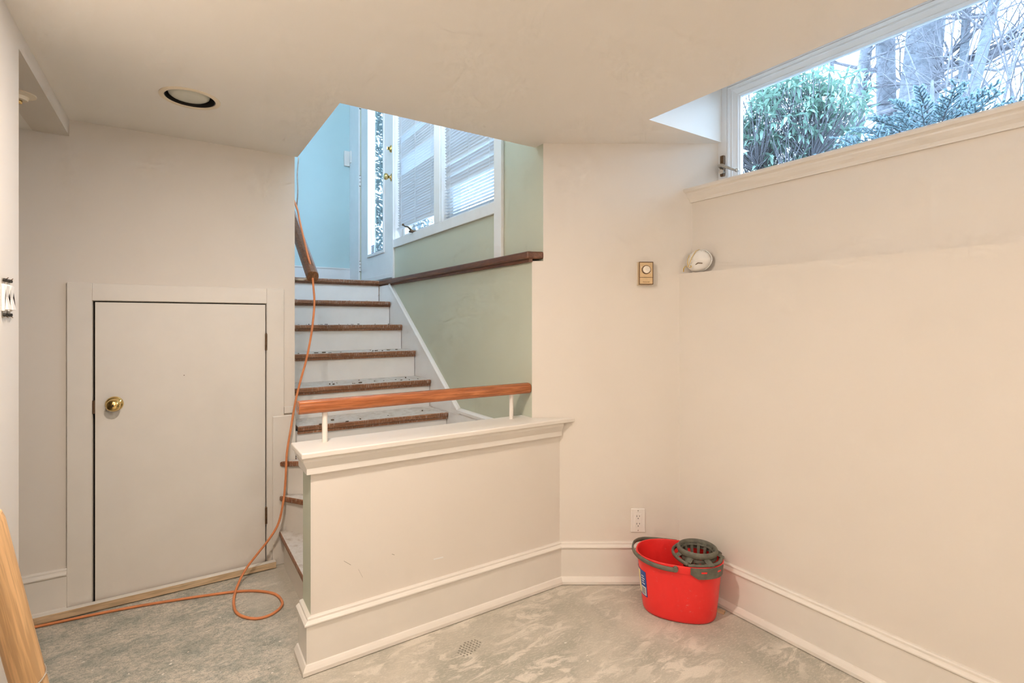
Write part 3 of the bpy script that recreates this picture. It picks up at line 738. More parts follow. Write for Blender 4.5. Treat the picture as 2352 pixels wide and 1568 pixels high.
for (x, y, l), lb in zip(LAMPS, labs): downlight(x, y, l, lb)
def fill_globe(x, y, z, drop, watts, label):
    o = empty('fill_globe', (x, y, z), label, 'lamp')
    MB().lathe([(0, 0), (0.07, 0), (0.07, -0.02), (0.02, -0.025), (0.0, -0.026)], (x, y, z), 'Z', 24).build('canopy', 'brass', o, smooth=True, sangle=50)
    MB().tube([(x, y, z - 0.02), (x, y, z - drop - 0.02)], 0.006, 8).build('stem', 'brass', o)
    MB().lathe([(0.0, 0.0), (0.05, -0.01), (0.085, -0.04), (0.10, -0.09), (0.085, -0.14), (0.05, -0.17), (0.0, -0.18)], (x, y, z - drop - 0.01), 'Z', 28).build('globe', 'bulb_lit', o, smooth=True)
    L = bpy.data.lights.new('fill_globe_light', 'POINT'); L.energy = watts; L.color = LAMP_COL; L.shadow_soft_size = 0.10
    lo = bpy.data.objects.new('fill_globe_light', L); COL.objects.link(lo); lo.parent = o; lo.location = (0, 0, -drop - 0.31)
fill_globe(0.85, 2.9, 4.2, 0.80, 3.0, 'added fill globe hanging unseen above the stairs')  # added out of view to brighten the stairwell
fill_globe(0.60, -1.25, ZC, 0.28, 10.0, 'added fill globe hanging from the ceiling behind the camera')  # added out of view, lifts the light on ceiling and walls
pf = empty('ceiling_fixture', (-0.475, 2.50, 2.095), 'small tan round fixture on the dropped ceiling at the left edge', 'ceiling fixture')
MB().lathe([(0, 0), (0.05, 0), (0.05, -0.004), (0.03, -0.010), (0.026, -0.022), (0, -0.024)], (-0.475, 2.50, 2.0945), 'Z', 24).build('escutcheon', 'lamp_trim', pf, smooth=True, sangle=50)
MB().lathe([(0, -0.024), (0.012, -0.024), (0.011, -0.034), (0, -0.036)], (-0.475, 2.50, 2.0945), 'Z', 16).build('head', 'brass', pf, smooth=True)

# ================================================================== THINGS ON THE WALLS
RB = (0, 0, R(-HEAD))
def Bloc(px, py): s = (px - 1176) / F * DB; p = Bp(s); return (p[0], p[1], CAMZ - (py - HZ) / F * DB)
t = empty('thermostat', Bloc(1479.5, 629), 'tan rectangular dial thermostat on the diagonal wall', 'thermostat', rot=RB)
lb_ = dict(local=True)
MB().box(-.0375, .0375, -.006, 0, -.058, .058).build('back_plate', 'gold_light', t, bevel=0.002, **lb_)
MB().box(-.0330, .0365, -.032, -.006, -.0545, .0565).build('cover', 'gold_metal', t, bevel=0.0025, **lb_)
for a in ((-.0325, .036, .0525, .056), (-.0325, .036, -.054, -.0505), (-.0325, -.0295, -.0505, .0525), (.033, .036, -.0505, .0525), (-.0295, .033, -.0205, -.0185)):
    MB().box(a[0], a[1], -.0332, -.0318, a[2], a[3]).build('border_line', 'brown_line', t, **lb_)
dr = MB().lathe([(0, 0), (0.0215, 0), (0.0215, 0.003), (0.0, 0.003)], (0.002, -.032, .018), '-Y', 28).build('dial_ring', 'brown_line', t, local=True)
dl = MB().lathe([(0, 0), (0.0185, 0), (0.0175, 0.007), (0.0, 0.008)], (0.002, -.035, .018), '-Y', 28).build('dial', 'gold_light', t, local=True, smooth=True, sangle=40)
mk = MB().box(-.0155, .0155, -.0012, 0.0, -.0014, .0014).build('pointer', 'plate_white', t, local=True, origin=(0, 0, 0)); mk.location = (0.002, -.0432, .018); mk.rotation_euler = (0, R(32), 0)
for x, z in ((-.021, .031), (.023, .003)): MB().lathe([(0, 0), (.0025, 0), (.002, .001), (0, .001)], (x, -.0322, z), '-Y', 10).build('dot', 'plate_white', t, local=True)
cu = bpy.data.curves.new('lettering', 'FONT'); cu.body = 'Honeywell'; cu.size = 0.0075; cu.extrude = 0.0002; cu.align_x = 'CENTER'; cu.materials.append(MATS['brown_line'])
tmp = bpy.data.objects.new('lettering_source', cu); COL.objects.link(tmp)
lm_ = bpy.data.meshes.new_from_object(tmp.evaluated_get(bpy.context.evaluated_depsgraph_get())); bpy.data.objects.remove(tmp)
if not lm_.materials: lm_.materials.append(MATS['brown_line'])
lt = bpy.data.objects.new('lettering', lm_); COL.objects.link(lt); lt.parent = t; lt.location = (0.002, -.0324, -.044); lt.rotation_euler = (R(90), 0, 0)

t = empty('power_outlet', Bloc(1465, 1194), 'white double power outlet low on the diagonal wall above the bucket', 'outlet', rot=RB)
MB().box(-.035, .035, -.006, 0, -.058, .058).build('cover_plate', 'plate_white', t, bevel=0.003, local=True)
MB().box(-.0165, .0165, -.0078, -.0055, -.0335, .0335).build('receptacle', 'plate_white', t, bevel=0.001, local=True)
for dz in (.0185, -.0185):
    for dx, h in ((-.0068, .0040), (.0066, .0034)): MB().box(dx - .0011, dx + .0011, -.0084, -.0077, dz + .004 - h, dz + .004 + h).build('slot', 'ink', t, local=True)
    MB().lathe([(0, 0), (.0024, 0), (.0024, .0006), (0, .0006)], (0, -.0078, dz - .0075), '-Y', 10).build('ground_hole', 'ink', t, local=True)
for dz in (.048, -.048): MB().lathe([(0, 0), (.003, 0), (.0025, .001), (0, .001)], (0, -.006, dz), '-Y', 12).build('screw', 'grey_metal', t, local=True)

for i, (y, lab) in enumerate(((1.968, 'bare white wall switch without cover plate, nearest the wall edge at far left'), (1.921, 'bare white wall switch without cover plate, cut by the left picture edge'))):
    t = empty('light_switch', (XL, y, 1.345), lab, 'switch', 'bare switches on the left wall')
    box('yoke', 'grey_metal', XL, XL + 0.003, y - .010, y + .010, 1.292, 1.398, t)
    box('body', 'plate_white', XL, XL + 0.007, y - .019, y + .019, 1.308, 1.382, t, 0.002)
    m = MB().extrude([(XL + .007, y - .0155, 1.312), (XL + .015, y - .0155, 1.312), (XL + .0085, y - .0155, 1.346), (XL + .011, y - .0155, 1.378), (XL + .007, y - .0155, 1.378)], (0, .031, 0)).build('rocker', 'plate_white', t, bevel=0.001)
    for z in (1.298, 1.392):
        for dy in (-.0125, .004):
            MB().lathe([(0, 0), (.0048, 0), (.0042, .006), (0, .007)], (XL + .003, y + dy, z), 'X', 10).build('screw', 'black_metal', t)
        MB().tube([(XL + .002, y + .004, z), (XL + .010, y + .006, z + (.008 if z > 1.35 else -.008))], .0012, 6).build('wire', 'old_bronze', t)

# dust mask on the ledge
def mask():
    t = empty('dust_mask', (2.094, 1.556, ZL), 'white cup dust mask with yellow elastic straps sitting on the wall ledge', 'mask', rot=(0, R(0), R(-90)))
    # local: x along the wall (to the right seen from the room), -y towards the room
    m = MB(); nr, na = 9, 30; vs = []
    for i in range(nr + 1):
        f = i / nr
        for k in range(na):
            a = 2 * math.pi * k / na; c, s = math.cos(a), math.sin(a)
            rx = 0.066 * (1.0 - 0.16 * max(0, s) + 0.05 * max(0, -c) * max(0, -s)); rzv = 0.053 if s > 0 else 0.050
            rr = math.sin(f * math.pi / 2)
            dep = 0.042 * math.cos(f * math.pi / 2) ** 0.8
            ripple = 0.0035 * math.sin(3 * a + 0.7) * f * (1 - f) * 4
            vs.append((rx * rr * c, -dep - ripple - 0.004, 0.054 + rzv * rr * s + 0.004 * rr * rr * c))
    fs = []
    for i in range(nr):
        for k in range(na): fs.append((i * na + k, i * na + (k + 1) % na, (i + 1) * na + (k + 1) % na, (i + 1) * na + k))
    m.add(vs, fs)
    o = m.build('cup', 'mask_white', t, local=True, smooth=True)
    so = o.modifiers.new('thick', 'SOLIDIFY'); so.thickness = 0.002
    rim = [(0.068 * math.cos(a) * (1 - 0.10 * max(0, math.sin(a))), -0.004 + 0.0, 0.054 + (0.053 if math.sin(a) > 0 else 0.050) * math.sin(a) + 0.004 * math.cos(a)) for a in [2 * math.pi * k / 40 for k in range(41)]]
    MB().tube(rim, 0.003, 6, flat=(0.0025, 0.0025)).build('rim', 'mask_white', t, local=True, smooth=True)
    MB().tube([(.004, -.012, .109), (.002, -.034, .100), (-.006, -.053, .070), (-.016, -.057, .042), (-.024, -.055, .028), (-.030, -.054, .042), (-.032, -.050, .062), (-.026, -.044, .082)], 0.0014, 6, flat=(0.0022, 0.0010)).build('strap', 'strap_yellow', t, local=True, smooth=True)
    MB().tube([(-.072, -.030, .008), (-.058, -.046, .022), (-.042, -.054, .029), (-.026, -.058, .027), (-.014, -.058, .020), (-.006, -.057, .023), (-.008, -.058, .031)], 0.0014, 6, flat=(0.0022, 0.0012)).build('strap', 'strap_yellow', t, local=True, smooth=True)
    for x, z in ((-.03, .094), (.022, .098)): MB().box(x - .004, x + .004, -.0235, -.019, z - .0008, z + .0008).build('staple', 'grey_metal', t, local=True)
    MB().tube([(.010, -.046, .034), (.024, -.047, .041), (.040, -.036, .038)], 0.0018, 6).build('nose_foam', 'brown_line', t, local=True)
mask()

# ================================================================== BUCKET
def bucket():
    px, py, depth = 1559, 1400, 2.275
    c = ray(px, py, depth)
    S_ = 0.97
    t = empty('mop_bucket', (c.x, c.y, 0), 'red plastic mop bucket with dark grey wringer and bail handle in the corner', 'bucket', rot=(0, 0, R(-HEAD - 19))); t.scale = (S_, S_, S_)
    H = 0.262
    def AB(z, out=0.0):
        f = z / H; e = f ** 0.85
        return 0.158 + 0.027 * e + out, 0.112 + 0.022 * e + out
    def pt(th, z, out=0.0, p=2.35):
        a, b = AB(z, out); cth, sth = math.cos(th), math.sin(th)
        return Vector((math.copysign(abs(cth) ** (2 / p), cth) * a, math.copysign(abs(sth) ** (2 / p), sth) * b, z))
    n = 56; TH_ = [2 * math.pi * k / n for k in range(n)]
    rings = [[pt(a, 0.0, -0.012) for a in TH_], [pt(a, 0.004, -0.003) for a in TH_], [pt(a, 0.014) for a in TH_], [pt(a, 0.09) for a in TH_], [pt(a, 0.17) for a in TH_], [pt(a, 0.228) for a in TH_],
             [pt(a, 0.230, 0.005) for a in TH_], [pt(a, 0.256, 0.007) for a in TH_], [pt(a, H, 0.004) for a in TH_], [pt(a, H, -0.001) for a in TH_], [pt(a, 0.250, -0.004) for a in TH_],
             [pt(a, 0.10, -0.004) for a in TH_], [pt(a, 0.012, -0.010) for a in TH_]]
    m = MB(); m.add([p for r in rings for p in r], [(i * n + k, i * n + (k + 1) % n, (i + 1) * n + (k + 1) % n, (i + 1) * n + k) for i in range(len(rings) - 1) for k in range(n)]
                    + [tuple(range(n))[::-1], tuple((len(rings) - 1) * n + k for k in range(n))])
    m.build('body', 'red_plastic', t, local=True, smooth=True, sangle=45)
    def patch(th0, th1, z0, z1, out, thick=0.002, nt_=14, nz=3, skew=None):
        m = MB(); vs = []
        for o_ in (out, out + thick):
            for j in range(nz + 1):
                for i in range(nt_ + 1):
                    th = th0 + (th1 - th0) * i / nt_
                    za, zb = (z0, z1) if skew is None else skew(i / nt_, z0, z1)
                    vs.append(pt(th, za + (zb - za) * j / nz, o_))
        w_ = nt_ + 1; q = w_ * (nz + 1); fs = []
        for L in (0, 1):
            for j in range(nz):
                for i in range(nt_): fs.append(tuple(L * q + x for x in (j * w_ + i, j * w_ + i + 1, (j + 1) * w_ + i + 1, (j + 1) * w_ + i)))
        for i in range(nt_):
            fs.append((i, i + 1, q + i + 1, q + i)); b_ = nz * w_; fs.append((b_ + i, b_ + i + 1, q + b_ + i + 1, q + b_ + i))
        for j in range(nz):
            for e in (0, nt_): fs.append((j * w_ + e, (j + 1) * w_ + e, q + (j + 1) * w_ + e, q + j * w_ + e))
        return m.add(vs, fs)
    D = R
    lab = patch(D(183), D(221), 0.075, 0.190, 0.0005, 0.0008).build('label', 'sticker_blue', t, local=True, smooth=True, sangle=40)
    lab['label'] = 'blue product label with barcode'
    lp = lab
    def sub(m, nm, mat):
        o = m.build(nm, mat, lp, local=True, smooth=True, sangle=40); o.location = o.location - lab.location; return o
    sub(patch(D(205), D(219), 0.080, 0.118, 0.0014, 0.0004, 8, 2), 'barcode_panel', 'sticker_white')
    for i in range(7): sub(patch(D(206.5), D(217.5), 0.084 + 0.0045 * i, 0.0862 + 0.0045 * i, 0.0019, 0.0003, 6, 1), 'barcode_line', 'ink')
    sub(patch(D(186), D(203), 0.080, 0.185, 0.0014, 0.0004, 8, 2), 'yellow_panel', 'sticker_yellow')
    for i in range(4): sub(patch(D(207), D(217 - 2 * (i % 2)), 0.130 + 0.011 * i, 0.134 + 0.011 * i, 0.0014, 0.0003, 6, 1), 'print_line', 'sticker_white')
    # wringer: a plate on the right half of the rim, a slatted cone in it, clips over the rim
    wr = empty('wringer', (0, 0, 0)); wr.parent = t; wr['label'] = 'dark grey slatted wringer cone'
    wr.location = (0, 0, 0); W[wr] = Vector((0, 0, 0))
    cx, cz = 0.080, 0.300
    RR = 0.086
    fr_ = []
    for k in range(37):
        q = pt(D(-80 + 160 * k / 36), H, -0.006); fr_.append((q.x, q.y, 0.266))
    MB().tube(fr_, 0.008, 8, flat=(0.009, 0.006)).build('rim_frame', 'grey_plastic', wr, local=True, smooth=True)
    e0 = Vector(fr_[0]) - Vector((cx, 0, 0)); a0 = math.atan2(e0.y, e0.x) % (2 * math.pi); r0_ = math.hypot(e0.x, e0.y); arc = []
    for k in range(21):
        f = k / 20; a_ = a0 + (2 * math.pi - 2 * (a0 - 0) % (2 * math.pi)) * 0 - (2 * a0 - 2 * math.pi) * f
        r_ = 0.106 + (r0_ - 0.106) * abs(2 * f - 1) ** 3
        arc.append((cx + r_ * math.cos(a_), r_ * math.sin(a_), 0.268))
    MB().tube(arc, 0.008, 8, flat=(0.007, 0.009)).build('collar', 'grey_plastic', wr, local=True, smooth=True)
    MB().lathe([(RR - .012, 0), (RR - .001, 0.0), (RR + .003, 0.010), (RR, 0.022), (RR - .006, 0.026), (RR - .011, 0.022), (RR - .013, 0.006)], (cx, 0, cz - 0.022), 'Z', 40, close=True).build('cone_ring', 'grey_plastic', wr, local=True, smooth=True, sangle=50)
    MB().lathe([(RR - .021, 0), (RR - .015, 0), (RR - .013, 0.006), (RR - .019, 0.006)], (cx, 0, cz - 0.020), 'Z', 40, close=True).build('inner_ring', 'grey_plastic', wr, local=True, smooth=True, sangle=50)
    NS = 14
    for k in range(NS):
        a = 2 * math.pi * (k + 0.3) / NS; ca, sa = math.cos(a), math.sin(a); tx = Vector((-sa, ca, 0))
        top = Vector((cx + 0.074 * ca, 0.074 * sa, cz - 0.010)); bot = Vector((cx + 0.050 * ca, 0.050 * sa, 0.185)); nin = Vector((ca, sa, 0.0)) * 0.004
        v = []
        for p, hw_ in ((top, 0.0068), (bot, 0.0046)):
            v += [p - tx * hw_ - nin, p + tx * hw_ - nin, p + tx * hw_ + nin, p - tx * hw_ + nin]
        MB().add(v, [(0, 1, 2, 3), (7, 6, 5, 4), (0, 4, 5, 1), (1, 5, 6, 2), (2, 6, 7, 3), (3, 7, 4, 0)]).build('slat', 'grey_plastic', wr, local=True)
    MB().lathe([(0.0, 0), (0.056, 0), (0.056, 0.008), (0.0, 0.008)], (cx, 0, 0.178), 'Z', 28).build('cone_floor', 'grey_plastic', wr, local=True)
    MB().lathe([(RR - .008, 0), (RR - .003, 0), (RR - .003, 0.014), (RR - .008, 0.014)], (cx, 0, cz - 0.040), 'Z', 40, close=True).build('outer_band', 'grey_plastic', wr, local=True, smooth=True, sangle=50)
    def sk(f, z0, z1): return (z0 + 0.020 * max(0, 1 - f / 0.16) + 0.006 * max(0, (f - 0.85) / 0.15), z1)
    for s0, s1 in ((D(282), D(340)), (D(78), D(20))):
        patch(s0, s1, 0.214, 0.262, 0.0078, 0.004, 18, 4, sk).build('clip', 'grey_plastic', wr, local=True, smooth=True, sangle=40)
        for fa in (0.30, 0.78):
            th = s0 + (s1 - s0) * fa; dt = (s1 - s0) * 0.07
            patch(th - dt, th + dt, 0.240, 0.247, 0.0112, 0.0012, 6, 1).build('slot', 'red_plastic', wr, local=True)
    for a in (150, 210, 62, 298, 0, 112, 248):
        ca, sa = math.cos(D(a)), math.sin(D(a)); e_ = 0.112 if a not in (62, 298) else 0.122
        MB().tube([(cx + (RR - .004) * ca, (RR - .004) * sa, cz - 0.022), (cx + 0.100 * ca, 0.100 * sa, 0.272), (cx + e_ * ca, e_ * sa, 0.267)], 0.006, 6, flat=(0.015, 0.004)).build('strut', 'grey_plastic', wr, local=True)
    # bail handle resting on the rim round the left end
    path = []
    for k in range(41):
        f = k / 40; th = D(268 - 176 * f)
        lift = 0.004 + 0.020 * math.sin(math.pi * f) ** 2
        q = pt(th, H, 0.016 + 0.004 * math.sin(math.pi * f)); path.append((q.x, q.y, H - 0.018 + lift))
    MB().tube(path, 0.008, 8, flat=(0.0045, 0.0105)).build('bail_handle', 'grey_plastic', t, local=True, smooth=True)
    for th in (268, 92):
        q = pt(D(th), 0.25, 0.004); MB().lathe([(0, 0), (.012, 0), (.011, .016), (0, .018)], tuple(q), '-Y', 16).build('pivot', 'grey_plastic', t, local=True) if th > 180 else None
bucket()

# ================================================================== THINGS ON THE FLOOR
# strip of pine against the wall
s = MB().box(-0.80, 0.432, 2.893, 2.925, 0.004, 0.036).build('wood_strip', 'pine_strip', bevel=0.002)
s.data.materials.append(MATS['trim_paint'])
for p in s.data.polygons:
    if p.normal.z > 0.9: p.material_index = 1
s.rotation_euler = (0, 0, R(-0.2)); s.location.y -= 0.001
tag(s, 'long square pine strip lying on the floor against the access door wall', 'wood strip')
# leaning pole
pa, pb = Vector((-0.255, 1.789, 0.012)), Vector((-0.357, 1.583, 0.850))
PLn = (pb - pa).length
pole = MB().tube([(0, 0, 0), (0, 0, PLn * .02), (0, 0, PLn * .98), (0, 0, PLn)], [0.030, 0.033, 0.033, 0.030], 24).build('wood_pole', 'pine_pole', smooth=True, sangle=50, origin=(0, 0, 0))
pole.location = pa; pole.rotation_euler = (pb - pa).to_track_quat('Z', 'Y').to_euler()
tag(pole, 'thick round varnished wooden pole leaning in the lower left corner', 'pole')
MB().tube([(0.0345 * math.cos(2 * math.pi * k / 24), 0.0345 * math.sin(2 * math.pi * k / 24), PLn * 0.475 + 0.008 * math.sin(2 * math.pi * k / 24)) for k in range(25)], 0.0018, 6).build('string_tie', 'grey_metal', pole, local=True)
# extension cord
pts = []
for (x, y, dp) in ((668, 440, 3.10), (676, 462, 3.06), (684, 484, 3.01), (688, 505, 2.97), (697, 545, 2.92), (708, 590, 2.85), (716, 622, 2.80), (720, 660, 2.775), (722, 700, 2.77), (716, 760, 2.75), (705, 820, 2.735), (690, 875, 2.72), (678, 925, 2.705),
                   (668, 985, 2.685), (659, 1040, 2.665), (656, 1100, 2.65), (651, 1150, 2.64), (640, 1200, 2.62), (620, 1235, 2.595), (590, 1273, 2.555), (565, 1306, 2.52)):
    pts.append(ray(x, y, dp))
CR = 0.0058
for (x, y) in ((547, 1341), (537, 1375), (541, 1403), (560, 1416), (590, 1420), (620, 1412), (643, 1396), (648, 1381), (632, 1364), (595, 1357), (548, 1357.5), (480, 1366), (400, 1378), (320, 1391), (220, 1410), (120, 1431), (40, 1448), (-60, 1472)):
    zz = CR + (0.012 if 535 < x < 550 and y < 1350 else 0.0005)
    pts.append(ray(x, y, (CAMZ - zz) * F / (y - HZ)))
def smooth_path(P, k=5):
    out = []
    for i in range(len(P) - 1):
        p0, p1, p2, p3 = P[max(i - 1, 0)], P[i], P[i + 1], P[min(i + 2, len(P) - 1)]
        for j in range(k):
            t = j / k
            out.append(0.5 * ((2 * p1) + (p2 - p0) * t + (2 * p0 - 5 * p1 + 4 * p2 - p3) * t * t + (3 * p1 - p0 - 3 * p2 + p3) * t ** 3))
    out.append(P[-1]); return out
cp = smooth_path(pts)
for p in cp: p.z = max(p.z, CR)
tag(MB().tube(cp, CR, 8).build('extension_cord', 'orange_rubber', smooth=True), 'orange extension cord hanging off the stair rail and looping on the floor', 'cord')
tag(MB().tube(smooth_path([ray(686, 362, 3.05), ray(683, 400, 3.05), ray(684, 440, 3.05), ray(681, 480, 3.08)], 4), 0.004, 6).build('wire', 'grey_metal', smooth=True), 'thin grey wire hanging beside the edge of the stair wall', 'wire')
# scrap of wood behind the bucket
sc_ = MB().box(-.045, .045, -.009, .009, 0, .010).build('wood_scrap', 'pine_strip', origin=(0, 0, 0)); q = ray(1640, 1394, 2.27)
sc_.location = (q.x, q.y, 0.0005); sc_.rotation_euler = (0, 0, R(-72)); tag(sc_, 'tiny wood scrap on the floor behind the red bucket', 'wood scrap')
# crumbs and flakes
m = MB()
for i in range(150):
    x, y = random.uniform(-0.35, 0.42), random.uniform(1.75, 2.86)
    if i > 100: x, y = random.uniform(0.38, 2.0), random.uniform(1.0, 1.92)
    if x > 0.35 and y > 1.90: continue
    if x + y > 3.3 and i > 100: continue
    if ((x - 1.86) ** 2 + (y - 1.5) ** 2) < .06: continue
    r = random.uniform(.0015, .006); a = random.uniform(0, 6.28); h = random.uniform(.0006, .003)
    m.prism([(x + r * random.uniform(.6, 1.3) * math.cos(a + k * 1.57), y + r * random.uniform(.4, 1.0) * math.sin(a + k * 1.57)) for k in range(4)], 0.0003, h)
tag(m.build('floor_debris', 'chip_pale'), 'pale crumbs and plaster chips scattered over the concrete floor', 'debris', None, 'stuff')
m = MB()
for k in range(3, 8):
    for i in range(16 if k > 3 else 6):
        x = random.uniform(0.62, 1.40); y = YT[k] + random.uniform(0.03, 0.20); r = random.uniform(.002, .009); a = random.uniform(0, 6.28)
        m.prism([(x + r * math.cos(a + j * 1.57) * (1.6 if j % 2 else .5), y + r * math.sin(a + j * 1.57) * .8) for j in range(4)], ZT[k] + .0003, ZT[k] + random.uniform(.002, .007))
tag(m.build('leaf_flakes', 'leaf_flake'), 'dark dry leaf flakes lying on the stair treads', 'debris', None, 'stuff')
# shoe print pressed in the dust
m = MB(); c0 = ray(1078, 1487, 1.28 * F / (1487 - HZ)); ax = Vector((0.93, 0.36)).normalized(); ay = Vector((-ax.y, ax.x))
for i in range(-4, 5):
    for j in range(-2, 3):
        u_, v_ = i * 0.0125, j * 0.0135 + (0.006 if i % 2 else 0)
        if (u_ / 0.058) ** 2 + (v_ / 0.034) ** 2 > 1: continue
        o_ = Vector((c0.x, c0.y)) + ax * u_ + ay * v_
        m.prism([tuple(o_ + ax * a_ + ay * b_) for a_, b_ in ((-.004 * random.uniform(.4, 1), -.005), (.003, -.005 * random.uniform(.5, 1)), (.005 * random.uniform(.3, 1), .004), (-.002, .005 * random.uniform(.5, 1)))], 0.0002, 0.0008)
sp_ = m.build('shoe_print', 'dust_dark', fl); sp_['kind'] = 'stuff'; sp_['label'] = 'dark shoe sole print in the dust'

# ================================================================== OUTSIDE
GZ = 1.78
m = MB(); nx, ny = 24, 30; vs = []
for i in range(nx + 1):
    for j in range(ny + 1):
        x = 2.47 + (i / nx) ** 1.6 * 32; y = -10 + 30 * j / ny
        s = min(1, max(0, (y - 1.7) / 1.2)); z = GZ * (1 - s) + 1.50 * s
        vs.append((x, y, z + 0.05 * math.sin(x * 1.7 + y) * min(1, (x - 2.47))))
m.add(vs, [(i * (ny + 1) + j, (i + 1) * (ny + 1) + j, (i + 1) * (ny + 1) + j + 1, i * (ny + 1) + j + 1) for i in range(nx) for j in range(ny)])
struct(m.build('floor_garden', 'ground_litter', origin=(0, 0, 0)), 'pale garden ground outside the windows')
struct(box('floor_porch', 'concrete_step', 1.66, 2.6, 2.3, 6.5, 1.2, 1.56), 'concrete step outside the entry door')

def leaf_mesh(L, Wd, droop, fold=0.25):
    m = MB(); n = 4; vs = []
    for i in range(n + 1):
        t = i / n; hw_ = Wd * math.sin(math.pi * (0.08 + 0.88 * t)) ** 0.8 / 2 if 0 < i < n else 0.001
        x = L * t; z = -droop * L * t * t
        vs += [(x, -hw_, z + fold * hw_), (x, 0, z), (x, hw_, z + fold * hw_)]
    fs = []
    for i in range(n):
        a = i * 3; fs += [(a, a + 3, a + 4, a + 1), (a + 1, a + 4, a + 5, a + 2)]
    m.add(vs, fs); return m
def shrub():
    rnd = random.Random(11)
    base = Vector((5.16, 2.84, GZ))
    t = empty('rhododendron', base, 'broad-leaved evergreen shrub outside the left end of the basement window', 'shrub')
    protos = []
    for L, wd, dr in ((0.080, 0.028, 0.3), (0.090, 0.029, 0.5), (0.072, 0.026, 0.2), (0.082, 0.030, 0.7)):
        mb = leaf_mesh(L, wd, dr); me = bpy.data.meshes.new('leaf'); me.from_pydata([tuple(p) for p in mb.v], [], mb.f); me.materials.append(MATS['leaf_green'])
        for p in me.polygons: p.use_smooth = True
        protos.append(me)
    leaves = []; stems = MB(); C = Vector((5.16, 2.84, 3.30))
    hubs = [Vector((5.16 + 0.25 * math.cos(a), 2.84 + 0.3 * math.sin(a), 2.72 + 0.1 * math.sin(3 * a))) for a in [i * 0.9 for i in range(7)]]
    for h in hubs: stems.tube(smooth_path([base + Vector((0.05 * rnd.uniform(-1, 1), 0.05 * rnd.uniform(-1, 1), 0)), base.lerp(h, 0.5) + Vector((rnd.uniform(-.06, .06), rnd.uniform(-.06, .06), 0)), h], 3), 0.018, 6)
    for i in range(620):
        u = rnd.uniform(-1, 1); a = rnd.uniform(0, 2 * math.pi); s = math.sqrt(1 - u * u); rr = rnd.uniform(0.45, 1.0)
        p = C + Vector((0.62 * s * math.cos(a) * rr, 0.82 * s * math.sin(a) * rr, 0.54 * u * rr))
        if p.z < 2.98 and rnd.random() < 0.6: continue
        h = min(hubs, key=lambda q: (q - p).length + rnd.uniform(0, .3))
        stems.tube(smooth_path([h, h.lerp(p, 0.55) + Vector((rnd.uniform(-.07, .07), rnd.uniform(-.07, .07), -0.03)), p], 3), [0.004] * 3 + [0.0035] * 3 + [0.003], 4)
        k = rnd.randint(5, 8); a0 = rnd.uniform(0, 6.28)
        out = (p - C).normalized()
        for j in range(k):
            yaw = a0 + j * 2 * math.pi / k + rnd.uniform(-.2, .2); pitch = rnd.uniform(-1.15, 0.9)
            M = Matrix.Translation(p) @ Matrix.Rotation(yaw, 4, 'Z') @ Matrix.Rotation(pitch, 4, 'Y') @ Matrix.Rotation(rnd.uniform(-.5, .5), 4, 'X') @ Matrix.Scale(rnd.uniform(0.8, 1.15), 4)
            leaves.append((M, rnd.randrange(4)))
    leaves.sort(key=lambda q: q[0].translation.length)
    for M, k in leaves[:300]:
        o = bpy.data.objects.new('leaf', protos[k]); COL.objects.link(o); o.parent = t
        o.matrix_local = Matrix.Translation(-base) @ M
    m = MB()
    for M, k in leaves[300:]:
        me = protos[k]; m.add([M @ v.co for v in me.vertices], [tuple(p.vertices) for p in me.polygons])
    f = m.build('foliage', 'leaf_green', t, smooth=True); f['kind'] = 'stuff'
    stems.build('stems', 'twig_brown', t, smooth=True)
shrub()

